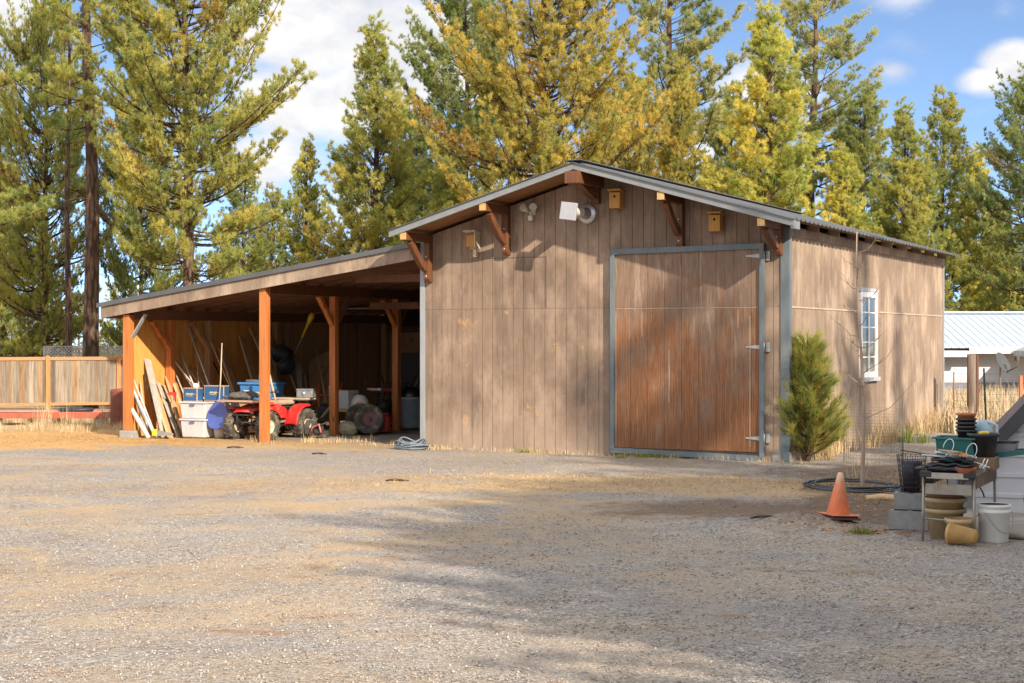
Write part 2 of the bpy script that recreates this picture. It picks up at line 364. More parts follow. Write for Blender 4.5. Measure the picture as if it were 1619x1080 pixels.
# roof: plywood deck, ribbed sheet above it, rake boards along the gable
EL, ER = -.10, W+.36
def slab(a, b, t0, t1, y0, y1):
    return [(a, y0, ztopf(a)-t0), (b, y0, ztopf(b)-t0), (b, y0, ztopf(b)-t1), (a, y0, ztopf(a)-t1), (a, y1, ztopf(a)-t0), (b, y1, ztopf(b)-t0), (b, y1, ztopf(b)-t1), (a, y1, ztopf(a)-t1)]
BF = [(0,3,2,1),(4,5,6,7),(0,1,5,4),(1,2,6,5),(2,3,7,6),(3,0,4,7)]
roof = None
for a, b in ((EL, RU), (RU, ER)):
    m = MB(); V_, F_ = [], []; y = -OH-.03; k = 0; ys = []
    while y < D-.1: ys += [(y, 0), (y+.10, 0), (y+.125, .028), (y+.165, .028), (y+.19, 0)]; y += .23
    e = .03
    for (yy, hh) in ys: V_ += [(a-(e if a == EL else 0), yy, ztopf(a)+hh), (b+(e if b == ER else 0), yy, ztopf(b)+hh-(SL*e if b == ER else 0))]
    for i in range(len(ys)-1): F_.append((2*i, 2*i+1, 2*i+3, 2*i+2))
    m.add(V_, F_); r_ = m.build('roof', ROOFM, barn); sd = r_.modifiers.new('t', 'SOLIDIFY'); sd.thickness = .012; sd.offset = -1
    m = MB(); m.add(slab(a, b-.001 if b == RU else W+.26, .015, .05, -OH+.035, D+.03), BF); m.build('soffit', SOF, r_)
    m = MB(); m.add(slab(a-(.02 if a == EL else 0), b+(.02 if b == ER else 0), .0, .118, -OH-.0, -OH+.035), BF); m.build('rake_board', RAKE, barn, bevel=.004)
m = MB(); V_ = []
m.box(RU-.16, RU+.16, -OH-.05, D+.05, ZR+.02, ZR+.036); m.build('ridge_cap', ROOFM, barn, bevel=.006)
for k in range(9):
    m = MB(); m.add([(x, y, z) for y in (1.0+1.22*k-.02, 1.0+1.22*k+.025) for x, z in ((W-.0, ztopf(W)-.055), (W+.20, ztopf(W+.20)-.055), (W+.20, ztopf(W+.20)-.145), (W-.0, ztopf(W)-.155))], BF); m.build('rafter_tail', SIDE2, barn)
m = MB(); m.box(W+.002, W+.024, .1, D, ztopf(W)-.30, ztopf(W)-.16); m.build('frieze_board', SIDE2, barn)
m = MB(); m.box(ER-.035, ER+.012, -OH+.01, -OH+.34, ztopf(ER)-.15, ztopf(ER)-.005); m.build('eave_trim', RAKE, barn, bevel=.004)
# corner boards
m = MB(); m.box(W-.125, W+.018, -.022, .0, -.02, ztopf(W)-.16); m.box(W+.002, W+.022, .0, .105, -.1, ztopf(W)-.18); m.build('corner_board', TRIM, barn)
m = MB(); m.box(-.035, .06, -.022, .0, -.02, ztopf(0)-.18); m.build('corner_board', TRIML, barn)
m = MB(); m.box(W+.002, W+.02, D-.1, D+.01, -.2, ztopf(W)-.18); m.build('corner_board', TRIML, barn)
# the seam of a filled-in opening
m = MB(); m.box(1.32, 2.46, -.006, .0, 3.335, 3.345); m.box(2.455, 2.465, -.006, .0, 2.46, 3.345); m.build('seam_strip', pm('seam', (.12, .085, .065), .8), barn)
m = MB(); m.box(W+.0, W+.012, .12, D-.1, 2.43, 2.455); m.build('seam_strip', pm('seam_light', (.46, .36, .28), .7), barn)
# brackets
for u in (.16, 1.72, 3.42, 4.94, 6.60):
    zt = ztopf(u)-.07 - (.06 if abs(u-RU) > .1 else .10); ln = .44 if u == RU else .82 if u < W-.3 else .52
    m = MB(); wdt = .060 if u != RU else .075
    m.prism([(-.14, zt-.12), (-.002, zt-.12), (-.002, zt-ln-.0), (-.10, zt-ln), (-.14, zt-ln+.06)], -wdt, wdt, Matrix.Rotation(R(90), 4, 'Z') @ Matrix.Scale(1, 4))
    # local x of the outline runs out from the wall: turn it to -y
    b0 = m.build('bracket', BRK, barn, loc=(u, 0, 0), bevel=.008)
    m = MB(); rr = wdt+.012 if u != RU else .14; hh = .14 if u != RU else .20
    m.box(-rr+.01, rr-.01, -OH+.03-(.10 if u == RU else .0), -.003, zt-hh+.02, zt+.02); m.build('arm', BRK, b0, bevel=.008)
    for zz in ((zt-ln+.10, zt-ln*.45) if u != RU else (zt-ln+.08,)):
        m = MB(); m.lathe([(0, 0), (.017, 0), (.014, .012), (0, .014)], 10, Matrix.Translation((0, -.139, zz)) @ Matrix.Rotation(R(90), 4, 'X')); m.build('bolt', GALV, b0)
    if u != RU:
        m = MB(); m.box(-rr+.012, rr-.012, -OH+.018, -OH+.027, zt-hh+.03, zt+.01); m.build('arm_end', BRKE, b0)
    pts = [(0, -.15-.55*t-.0, zt-ln*.72+(ln*.72-.13)*(t**1.35)) for t in [i/8 for i in range(9)]]
    m = MB()
    V_ = []; F_ = []
    for i, p in enumerate(pts):
        p = Vector(p); d = (Vector(pts[min(i+1, 8)])-Vector(pts[max(i-1, 0)])).normalized(); nrm = Vector((0, -d.z, d.y))
        for sx, sn in ((-1, -1), (1, -1), (1, 1), (-1, 1)): V_.append(p+Vector((sx*(wdt-.012), 0, 0))+nrm*sn*.06)
    for i in range(8):
        for k in range(4): F_.append((i*4+k, i*4+(k+1) % 4, i*4+4+(k+1) % 4, i*4+4+k))
    F_ += [(3, 2, 1, 0), (32, 33, 34, 35)]
    m.add(V_, F_); m.build('brace', BRK, b0, bevel=.006)
# the big door
def door_mat():
    q = NT('worn_door_plywood'); v = q.coord((1, 1, .12)); z = q.n('SeparateXYZ', Vector=q.tc.outputs['Object']).outputs[2]
    # cathedral grain: bands bent by slow noise
    wv = q.n('TexWave', {'wave_type': 'BANDS', 'bands_direction': 'X'}, Scale=11., Distortion=9., Detail=4., Detail_Scale=.8, Detail_Roughness=.6); q.t.links.new(q.coord((1, 1, .10)), wv.inputs['Vector'])
    g = q.noise(20, v, 7, .7, .5)
    org = q.ramp(q.math('ADD', q.math('MULTIPLY', wv.outputs['Fac'], .28), q.math('MULTIPLY', g, .78)), [(.25, (.12, .050, .024)), (.55, (.25, .108, .048)), (.85, (.39, .205, .10))])
    gry = q.ramp(g, [(.3, (.16, .105, .075)), (.7, (.28, .195, .145))])
    fade = q.math('ADD', q.math('ADD', q.math('MULTIPLY', z, .13), q.math('MULTIPLY', q.noise(1.7, q.coord((1.2, 1, .45)), 7, .7), 1.35)), q.math('MULTIPLY', q.noise(7, v, 4), .32))
    f = q.sm(fade, .92, 1.22, 0, .93); col = q.mix(f, org, gry)
    col = q.mix(q.math('MULTIPLY', q.sm(q.noise(6, q.coord((1, 1, .10), (2, 0, 4)), 7, .7), .53, .66), q.math('MULTIPLY', f, .8)), col, (.42, .315, .25))
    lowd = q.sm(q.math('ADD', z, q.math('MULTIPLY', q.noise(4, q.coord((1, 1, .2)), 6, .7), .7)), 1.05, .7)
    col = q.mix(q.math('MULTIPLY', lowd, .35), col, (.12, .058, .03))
    return q.done(col, .7, 0, q.bump(g, .3, .008), .3)
DM = door_mat(); DU0, DU1, DZ1 = 3.70, 6.37, 3.42
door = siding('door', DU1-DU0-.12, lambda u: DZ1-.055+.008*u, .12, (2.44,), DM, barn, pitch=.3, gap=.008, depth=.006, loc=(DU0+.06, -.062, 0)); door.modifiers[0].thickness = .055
m = MB()
m.beam((-.06, -.005, 3.385), (2.61, -.005, 3.415), .07, .09); m.beam((-.025, -.005, .09), (-.025, -.005, 3.342), .07, .085, (0, 1, 0)); m.beam((2.575, -.005, .02), (2.575, -.005, 3.37), .07, .085, (0, 1, 0)); m.beam((-.06, -.005, .075), (2.533, -.005, .02), .066, .085)
m.build('door_frame', TRIM, door)
for zz in (3.26, 1.80, .34):
    m = MB(); m.prism([(2.30, zz-.010), (2.53, zz-.035), (2.53, zz+.035), (2.30, zz+.010)], -.012, -.004)
    m.box(2.622, 2.69, .030, .06, zz-.075, zz+.075); m.tube([(2.615, -.03, zz-.075), (2.615, -.03, zz+.075)], .014, 10)
    m.build('hinge', pm('pale_hinge', (.40, .40, .40), .5, .3, .2, 12, .1), door)
for x, za, zb in ((.98, .9, 1.75), (.985, 1.15, 1.5), (.50, 1.98, 2.40), (2.17, 2.1, 2.40), (.03, .14, 2.4), (2.37, .2, 2.3)):
    m = MB(); m.box(x-.004, x+.004, -.0035, -.001, za, zb); m.build('paint_crack', pm('crack_paint', (.55, .43, .33), .8), door)
m = MB(); m.box(.0, 2.5, -.004, -.001, 2.432, 2.443); m.build('seam_strip', pm('seam_pale', (.43, .33, .26), .8), door)
# window in the side wall
GLASS = pm('window_glass', (.035, .045, .045), .06, 0, .3, 2, 0)
GLASS.node_tree.nodes['Principled BSDF'].inputs['Specular IOR Level'].default_value = .8
WV0, WV1, WZ0, WZ1 = 4.24, 5.44, 1.22, 2.80
m = MB(); xo = W+.045
for (a, b, c, d) in ((WV0, WV0+.10, WZ0, WZ1), (WV1-.10, WV1, WZ0, WZ1), (WV0+.10, WV1-.10, WZ1-.10, WZ1), (WV0+.10, WV1-.10, WZ0, WZ0+.10)): m.box(W-.03, xo, a, b, c, d)
wf = m.build('window', WHITE, barn, bevel=.004)
m = MB(); m.box(W-.03, W+.012, WV0+.09, WV1-.09, WZ0+.09, WZ1-.09); m.build('pane', GLASS, wf)
m = MB(); vm_ = (WV0+WV1)/2; m.box(W+.013, W+.034, vm_-.03, vm_+.03, WZ0+.1, WZ1-.1)
m.build('mullion', WHITE, wf)
for k in range(1, 5):
    z = WZ0+.1+(WZ1-WZ0-.2)*k/5
    m = MB(); m.box(W+.013, W+.026, WV0+.1, vm_-.03, z-.011, z+.011); m.build('muntin', WHITE, wf)
    m = MB(); m.box(W+.013, W+.026, vm_+.03, WV1-.1, z-.011, z+.011); m.build('muntin', WHITE, wf)
m = MB(); m.box(W-.02, W+.085, WV0-.03, WV1+.05, WZ0-.075, WZ0-.003); m.build('sill', pm('sill_paint', (.36, .40, .43), .6), wf, bevel=.004)
m = MB(); m.box(W-.02, W+.055, WV0-.02, WV1+.02, WZ1+.003, WZ1+.075); m.build('head_trim', pm('sill_paint', (.36, .40, .43), .6), wf, bevel=.004)

# ---------------------------------------------------------------- the lean-to along the barn's left side
lean = thing('lean_to', 'open lean-to shed with orange posts and sloping roof against left side of barn', 'lean-to', O, ANG)
LU, LD = -6.76, 9.7
def lz(u): return 3.655+.138*u                        # top of the lean-to roof
def lslab(a, b, t0, t1, y0, y1): return [(a, y0, lz(a)-t0), (b, y0, lz(b)-t0), (b, y0, lz(b)-t1), (a, y0, lz(a)-t1), (a, y1, lz(a)-t0), (b, y1, lz(b)-t0), (b, y1, lz(b)-t1), (a, y1, lz(a)-t1)]
m = MB(); m.add(lslab(-7.42, -.04, 0, .03, -.16, LD+.3), BF); rf = m.build('roof', ROOFM, lean)
m = MB(); m.add(lslab(-7.42, -.04, -.012, .075, -.19, -.162), BF); m.build('drip_edge', ROOFM, rf)
m = MB(); m.add(lslab(-7.36, -.042, .034, .05, -.12, LD+.2), BF); m.build('deck', DARKW, rf)
# tan fascia made of siding strips, cut to the slope
xs = []; a = -7.34
while a < -.05: xs += [(a, 0), (min(a+.30, -.05), 0), (min(a+.304, -.05), .005), (min(a+.309, -.05), .005), (min(a+.312, -.05), 0)]; a += .312
m = MB(); V_ = []; F_ = []
for x, dy in xs: V_ += [(x, -.15+dy, lz(x)-.30-.0*x), (x, -.15+dy, lz(x)-.076), (x, -.125, lz(x)-.30), (x, -.125, lz(x)-.076)]
for i in range(len(xs)-1):
    b = 4*i; c = b+4; F_ += [(b, c, c+1, b+1), (b+2, b+3, c+3, c+2), (b, b+2, c+2, c), (b+1, c+1, c+3, b+3)]
F_ += [(0, 1, 3, 2), (len(V_)-4, len(V_)-2, len(V_)-1, len(V_)-3)]
m.add(V_, F_); m.build('fascia', SIDE2, lean)
m = MB(); m.box(-7.34, -7.315, -.12, LD+.2, lz(-7.34)-.30, lz(-7.34)-.076); m.build('fascia', SIDE2, lean)
# rafters run with the slope
for k in range(16):
    y = .02+.62*k
    m = MB(); m.add(lslab(-7.3, -.05, .052, .19, y, y+.042), BF); m.build('rafter', DARKW, lean)
# posts, beams, braces
def post(u, v, zt, wd=.14, mat=POSTW, z0=-.1):
    m = MB(); m.box(u-wd/2, u+wd/2, v-wd/2, v+wd/2, z0, zt); return m.build('post', mat, lean, bevel=.006)
post(LU, .0, lz(LU)-.31, .155, POSTW, .12)
m = MB(); m.box(LU-.12, LU+.19, -.13, .13, -.1, .12); m.build('footing', CONC, lean, bevel=.012)
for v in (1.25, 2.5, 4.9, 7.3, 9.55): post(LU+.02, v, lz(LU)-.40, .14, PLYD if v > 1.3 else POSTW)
MU = -3.45; MZ = lz(MU)-.19
post(MU, 0, MZ-.0, .15)
for v in (2.34, 4.75, 7.2, 9.5):
    post(MU, v, MZ-.20, .14)
    for s_ in (-1, 1):
        m = MB(); m.beam((MU, v+s_*.55, MZ-.20), (MU, v+s_*.03, MZ-.80), .085, .10, (1, 0, 0)); m.build('brace', POSTW if s_ < 0 else DARKW, lean)
for s_ in (1,):
    pass
m = MB(); m.box(MU-.07, MU+.07, .08, LD, MZ-.20, MZ-.002); m.build('beam', BRK, lean)
m = MB(); m.box(LU-.06, LU+.09, .08, LD, lz(LU)-.40, lz(LU)-.20); m.build('beam', DARKW, lean)
m = MB(); m.box(-.16, -.05, .1, LD, lz(0)-.42, lz(0)-.20); m.build('beam', DARKW, lean)
for v, uu in ((2.5, 1), (4.9, 1), (1.25, 1)):
    m = MB(); m.beam((LU+.05, v-.62, lz(LU)-.42), (LU+.05, v-.05, lz(LU)-1.0), .08, .11, (1, 0, 0)); m.build('brace', PLYD if v > 1.3 else POSTW, lean)
m = MB(); m.beam((LU+.42, .03, lz(LU)-.30), (LU+.04, .03, lz(LU)-.80), .03, .085, (0, 1, 0)); m.build('brace', TRIML, lean)
# collar boards crossing under the rafters
for y, z, a, b in ((3.6, 2.62, -3.4, -.1), (6.6, 2.55, -3.4, -.1), (.75, 3.06, -1.9, -.1)):
    m = MB(); m.box(a, b, y, y+.04, z-.07, z+.07); m.build('collar_board', BRK, lean)
# plywood walls, sheet by sheet
for k in range(8):
    a = -.02+1.22*k; b = min(a+1.212, LD)
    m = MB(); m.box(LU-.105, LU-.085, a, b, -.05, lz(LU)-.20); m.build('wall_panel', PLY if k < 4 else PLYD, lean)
for k in range(6):
    a = LU-.08+1.22*k; b = min(a+1.212, -.02)
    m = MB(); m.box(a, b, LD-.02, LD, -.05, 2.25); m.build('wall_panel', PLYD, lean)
    if k: m = MB(); m.box(a-.07, a+.07, LD-.16, LD-.021, -.05, 2.2); m.build('stud', DARKW, lean)
m = MB(); m.prism([(LU-.08, 2.252), (-.02, 2.252), (-.02, lz(0)-.06), (LU-.08, lz(LU)-.06)], LD-.015, LD-.0); m.build('wall_panel', pm('dark_gap_sheet', (.03, .022, .02), .8), lean)  # near-black sheet painted in for the unlit gap above the plywood
m = MB(); m.box(LU-.06, -.04, LD-.2, LD-.16, 2.10, 2.25); m.build('header', DARKW, lean)
# ---------------------------------------------------------------- trees
def foliage_mat(name='pine_needles', young=False):
    q = NT(name); oi = q.n('ObjectInfo'); at = q.n('Attribute', {'attribute_name': 'tint'})
    t = at.outputs['Fac']
    base = oi.outputs['Color']
    col = q.mix(q.sm(t, .0, 1.), q.mix(1., base, (.50, .64, .58), 'MULTIPLY'), q.mix(1., base, (1.24, 1.15, .95), 'MULTIPLY'))
    col = q.mix(q.sm(t, 1.45, 1.55), col, (.30, .13, .05))       # a few dead brown shoots
    cl = q.noise(.55, None, 3, .5); col = q.mix(1., col, q.ramp(cl, [(.35, (.80, .88, .85)), (.65, (1.18, 1.10, 1.0))]), 'MULTIPLY')
    q.done(col, .55, 0, None, .25)
    tr = q.n('BsdfTranslucent'); q.t.links.new(q.mix(1., col, (1.15, 1.1, .6), 'MULTIPLY'), tr.inputs[0])
    ms = q.n('MixShader'); ms.inputs[0].default_value = .55; q.t.links.new(q.p.outputs[0], ms.inputs[1]); q.t.links.new(tr.outputs[0], ms.inputs[2]); q.t.links.new(ms.outputs[0], q.out.inputs[0])
    return q.m
NEEDLE = foliage_mat()
def bark_mat():
    q = NT('pine_bark'); v = q.coord((1, 1, .22)); vo = q.n('TexVoronoi', Scale=9.); q.t.links.new(v, vo.inputs['Vector'])
    g = q.noise(14, v, 6, .7); col = q.ramp(g, [(.3, (.075, .048, .036)), (.6, (.17, .115, .085)), (.8, (.27, .20, .155))])
    col = q.mix(q.sm(vo.outputs['Distance'], .35, .7), col, (.055, .036, .028))
    return q.done(col, .9, 0, q.bump(vo.outputs['Distance'], .6, .03), .15)
BARK = bark_mat()
GREYB = pm('grey_twig_bark', (.20, .17, .145), .85, 0, .25, 12, .2)

def tubes_np(lines, sides=4):
    """lines: list of (points (k,3), radii (k,)) -> quads"""
    Vs, Fs = [], []; b = 0
    an = np.arange(sides)*2*np.pi/sides
    for P, r in lines:
        P = np.asarray(P, float); k = len(P)
        d = np.gradient(P, axis=0); d /= np.linalg.norm(d, axis=1)[:, None]+1e-9
        a = np.where(np.abs(d[:, 2:3]) > .9, np.array([[1., 0, 0]]), np.array([[0, 0, 1.]]))
        u = np.cross(d, a); u /= np.linalg.norm(u, axis=1)[:, None]+1e-9; w_ = np.cross(d, u)
        ring = P[:, None, :]+(u[:, None, :]*np.cos(an)[None, :, None]+w_[:, None, :]*np.sin(an)[None, :, None])*np.asarray(r)[:, None, None]
        Vs.append(ring.reshape(-1, 3)); i = np.arange(k-1)[:, None]*sides; j = np.arange(sides)[None, :]; j2 = (j+1) % sides
        Fs.append(b+np.stack([i+j, i+j2, i+sides+j2, i+sides+j], -1).reshape(-1, 4)); b += k*sides
    return np.concatenate(Vs), np.concatenate(Fs)
def needles(P, Dr, S, rg, N=16, ln=.10, wd=.02, spread=(.35, 1.5), tint=None):
    """a bottle-brush of needle triangles on every shoot (P base, Dr direction, S shoot length)"""
    n = len(P); a = np.where(np.abs(Dr[:, 2:3]) > .9, np.array([[1., 0, 0]]), np.array([[0, 0, 1.]]))
    u = np.cross(Dr, a); u /= np.linalg.norm(u, axis=1)[:, None]; w_ = np.cross(Dr, u)
    t = rg.random((n, N, 1))**.8; az = rg.random((n, N, 1))*2*np.pi; sp = spread[0]+(spread[1]-spread[0])*rg.random((n, N, 1)); sp = sp*(1.05-.45*t)
    rad = u[:, None]*np.cos(az)+w_[:, None]*np.sin(az)
    nd = Dr[:, None]*np.cos(sp)+rad*np.sin(sp)
    base = P[:, None]+Dr[:, None]*t*S[:, None, None]
    L = ln*(.75+.5*rg.random((n, N, 1)))
    tang = np.cross(nd, rg.normal(size=(n, N, 3))); tang /= np.linalg.norm(tang, axis=2)[:, :, None]+1e-9
    v = np.stack([base-tang*wd/2, base+tang*wd/2, base+nd*L+np.array([0, 0, .0])], 2).reshape(-1, 3)
    f = np.arange(n*N*3).reshape(-1, 3)
    tt = rg.random(n) if tint is None else tint
    tf = np.repeat(tt, N)+.25*(rg.random(n*N)-.5)
    return v, f, tf
def pine_geo(seed, Ht, base, Rad, prof='cone', nwh=34, per=5, e0=-10, e1=45, dead=.03, dens=1., ns=.10, N=15, bare=6, gap=.0, tw=.02, sweep=.5, trunk_r=None):
    rg = np.random.default_rng(seed); lines = []; P, Dr, S, T = [], [], [], []
    r0 = trunk_r or Ht*.0135
    zs = np.linspace(-.3, Ht, 26); wob = np.stack([np.sin(zs*.5+seed)*.02*np.clip(zs,0,None)**.7, np.cos(zs*.4+seed*2)*.02*np.clip(zs,0,None)**.7], 1); wob -= wob[1]
    tl = (np.column_stack([wob, zs]), r0*(1-(np.clip(zs, 0, None)/Ht))**.75+.012)
    tx = lambda z: np.array([np.interp(z, zs, wob[:, 0]), np.interp(z, zs, wob[:, 1]), z])
    for k in range(nwh):
        t = ((k+.5*rg.random())/nwh); z = Ht*(base+(1-base)*t*.985); tt = t
        pr = {'cone': (1-tt)**.85*(.55+.45*min(1, tt*5)), 'full': math.sin(math.pi*min(1, .17+.83*tt))**.75, 'column': (1-tt**3.2)*(.72+.28*math.sin(tt*9+seed)), 'ragged': (1-tt**2.2)*(.55+.5*rg.random())}[prof]
        wl = .78+.42*rg.random()
        for j in range(per if rg.random() > gap else max(1, per//2)):
            az = 2*math.pi*(j/per+rg.random()*.6)+k*2.4; L = Rad*pr*wl*(.38+.80*rg.random()**.8)+.14
            el = R(e0+(e1-e0)*tt+rg.normal()*12); c = tx(min(Ht*.99, z+rg.normal()*.25))
            hd = np.array([math.cos(az), math.sin(az), 0]); s = np.linspace(0, 1, 7)
            up = np.sin(el)*s*L+sweep*L*s**2.4*(.6+.6*rg.random()); out = np.cos(el)*s*L; side = np.array([-hd[1], hd[0], 0]); bend = rg.normal()*.26*L*s**2
            pts = c+hd*out[:, None]+side*bend[:, None]+np.array([0, 0, 1])*up[:, None]
            rb = (.008+.012*L)*(1-s*.8); lines.append((pts, rb))
            brown = 1.5 if rg.random() < dead else 0
            btint = rg.random()*.5
            nl = max(2, int(L*5.0*dens))
            for q_ in range(nl):
                f = .30+.70*((q_+rg.random())/nl)**.8; f = min(f, .985)
                p0 = np.array([np.interp(f, s, pts[:, i]) for i in range(3)]); sd = 1 if q_ % 2 else -1
                dd = hd*(.55+.4*rg.random())+side*sd*(.3+.9*rg.random())+np.array([0, 0, .1+.7*rg.random()]); dd /= np.linalg.norm(dd)
                l2 = (.14+.26*(1-f)*L*.7+.20*rg.random())
                p1 = p0+dd*l2*.55; p2 = p0+dd*l2+np.array([0, 0, .12*l2*(1+rg.random())])
                if l2 > .26: lines.append((np.array([p0, p1, p2]), np.array([.009, .007, .004])))
                lt = btint+.5*rg.random()
                for i in range(4 if l2 < .3 else 6):        # a clump of upturned shoots at the end of the twig
                    pp = p2-(p2-p0)*(.0 if i < 3 else .5)*rg.random()+rg.normal(size=3)*.05; d2 = dd*.35+rg.normal(size=3)*.6+np.array([0, 0, .75]); d2 /= np.linalg.norm(d2)
                    P.append(pp); Dr.append(d2); S.append(.07+.09*rg.random()); T.append(max(brown, lt+.2*rg.random() if rg.random() > .012 else 1.5))
            P.append(pts[-1]); d2 = hd+np.array([0, 0, .6]); Dr.append(d2/np.linalg.norm(d2)); S.append(.2); T.append(btint+.4)
    for k in range(bare):                              # dead grey limbs on the lower trunk
        z = Ht*base*(.25+.75*rg.random()); az = rg.random()*6.28; L = .4+1.0*rg.random(); s = np.linspace(0, 1, 5); hd = np.array([math.cos(az), math.sin(az), 0])
        pts = tx(z)+hd*(s*L)[:, None]+np.array([0, 0, 1])*(-.25*L*s+.1*np.sin(s*3))[:, None]; lines.append((pts, .016*(1-.85*s)))
        for q_ in range(2):
            f = .4+.3*q_; i = int(f*4); d = hd+rg.normal(size=3)*.6; lines.append((np.array([pts[i], pts[i]+d*.18, pts[i]+d*.38-np.array([0, 0, .05])]), np.array([.007, .005, .003])))
    P.append(tx(Ht)); Dr.append(np.array([0, 0, 1.])); S.append(.3); T.append(.8)
    tv, tf = tubes_np([tl], 12); bv, bf = tubes_np(lines, 3)
    tv2 = np.concatenate([tv, bv]); tf2 = np.concatenate([tf, bf+len(tv)])
    nv, nf, nt = needles(np.array(P), np.array(Dr), np.array(S), rg, N, ns, tw, tint=np.array(T))
    return (tv2, tf2, nv, nf, nt)
PROTO = {}
def proto(key, **kw):
    g = pine_geo(**kw); t = soup('trunk', g[0], g[1], BARK, smooth=True); c = soup('crown', g[2], g[3], NEEDLE, tint=g[4])
    PROTO[key] = [t, c, kw['Ht'], 0]
def tree(key, px, d, top=None, Ht=None, color=(.13, .13, .03), rz=0., label='', group='tall pines behind the barn', name='pine_tree', x=None, wide=1.):
    """a pine standing at distance d; its height is given, or measured to the row where its tip shows"""
    t, c, h0, used = PROTO[key]
    p = AT(px, d) if x is None else Vector((x, d, float(gz(x, d))))
    if Ht is None: Ht = H0+(HY-top)/F*d-p.z
    k = Ht/h0
    r_ = thing(name, label, 'pine tree', p, rz, group); r_.scale = (k*wide, k*wide, k)
    for o in (t, c):
        o2 = o if not used else o.copy()
        if used: COL.objects.link(o2)
        o2.parent = r_; o2.color = tuple(color)+(1,)
    PROTO[key][3] = 1
    return r_
proto('cone', seed=3, Ht=13.5, base=.03, Rad=3.0, prof='cone', nwh=46, per=6, e0=8, e1=58, dens=1.15, dead=.01, sweep=.4, ns=.135, tw=.0155, N=36)
proto('cone_b', seed=23, Ht=13., base=.04, Rad=3.0, prof='cone', nwh=40, per=6, e0=-5, e1=50, dens=1.12, dead=.02, sweep=.5, ns=.135, tw=.0155, N=36)
proto('full', seed=11, Ht=15., base=.10, Rad=3.9, prof='full', nwh=40, per=6, e0=-4, e1=28, dens=1.16, dead=.05, sweep=.5, ns=.13, tw=.0155, N=36)
proto('full_b', seed=17, Ht=17., base=.24, Rad=3.7, prof='full', nwh=38, per=6, e0=-12, e1=26, dens=1.12, dead=.04, sweep=.5, bare=16, ns=.135, tw=.0155, N=36)
proto('ragged', seed=29, Ht=18., base=.30, Rad=3.6, prof='ragged', nwh=32, per=5, e0=-8, e1=35, dens=1.15, dead=.03, sweep=.3, bare=20, gap=.35, ns=.15, tw=.0165, N=36)
proto('column', seed=41, Ht=18., base=.16, Rad=2.6, prof='column', nwh=46, per=5, e0=-22, e1=30, dens=1.05, dead=.06, sweep=.3, bare=26, gap=.2, ns=.125, tw=.0155, N=36)
proto('bare', seed=51, Ht=20, base=.46, Rad=2.6, prof='ragged', nwh=24, per=4, e0=-15, e1=35, dens=1.0, dead=.04, sweep=.4, bare=44, gap=.4, ns=.13, tw=.0155, N=36, trunk_r=.27)
GOLD, OLIVE, GREEN, GREY, YEL = (.53, .475, .185), (.46, .475, .205), (.335, .39, .195), (.43, .455, .28), (.60, .59, .225)
# left of the lean-to
tree('bare', 143, 57, Ht=22, color=OLIVE, rz=2.3, label='tall bare-trunked pine leftmost among the big trunks behind the board fence')
tree('bare', 108, 61, Ht=17, color=GREEN, rz=.6, label='thinner pine with reddish trunk just left of the tallest bare trunk', wide=.62)
tree('full_b', 297, 52, Ht=18.5, color=OLIVE, rz=1.0, label='big spreading olive pine rising behind the left end of the lean-to', wide=.84)
tree('cone_b', 4, 70, top=185, color=OLIVE, rz=2., label='pale yellow-green pine at the far left edge behind the fence')
tree('full', 222, 66, top=95, color=GREEN, rz=.3, label='darker green pine between the tall bare trunk and the spreading olive pine', wide=.55)
tree('full', 72, 66, top=5, color=OLIVE, rz=4., label='full olive pine left of the thin reddish trunk behind the fence', wide=.64)
tree('ragged', -150, 46, Ht=17, color=OLIVE, rz=1.1, label='pine outside the left edge with a branch tip reaching in')
tree('cone_b', 428, 60, top=300, color=OLIVE, rz=4.4, label='small loose pine showing above the middle of the lean-to roof')
tree('cone_b', 388, 66, top=262, color=GREEN, rz=2.7, label='mid-green pine filling the gap right of the spreading olive pine')
tree('cone', 486, 62, top=225, color=YEL, rz=3.1, label='slender yellow pine above the lean-to roof, left of the tall pointed pine', wide=.8)
# behind the barn
tree('cone', 590, 58, top=42, color=OLIVE, rz=1.2, label='tall pointed pine standing alone against the white cloud', wide=.95)
tree('cone_b', 652, 66, top=170, color=GREEN, rz=.5, label='small green pine tucked behind the left barn eave')
tree('full_b', 735, 63, top=-40, color=GREEN, rz=3.4, label='green loose-branched pine left of the big golden pine', wide=.8)
tree('cone', 705, 52, top=235, color=OLIVE, rz=2., label='low bushy pine directly above the left slope of the barn roof', wide=1.05)
tree('full', 862, 50, Ht=15.2, color=GOLD, rz=.4, label='broad golden pine behind the barn ridge with orange-tipped boughs', wide=.88)
tree('ragged', 1064, 62, Ht=19.5, color=GREY, rz=.9, label='tall grey-green pine with dark trunk rising above the right roof slope', wide=1.0)
tree('full', 985, 56, top=120, color=GOLD, rz=2.6, label='short golden pine between the broad golden pine and the grey-green one', wide=.62)
tree('cone', 1080, 50, top=105, color=GOLD, rz=4.6, label='slim golden young pine with orange foliage in front of the grey-green pine', wide=.80)
tree('cone', 1215, 49, top=18, color=YEL, rz=5.4, label='bright yellow-green cone-shaped pine over the right roof slope', wide=1.05)
tree('ragged', 1285, 63, Ht=18.0, color=GREY, rz=2.9, label='loose tall pine reaching right into blue sky, right of the yellow cone', wide=1.05)
tree('cone_b', 1160, 66, top=150, color=GREEN, rz=1.7, label='dull green pine filling the gap left of the yellow cone')
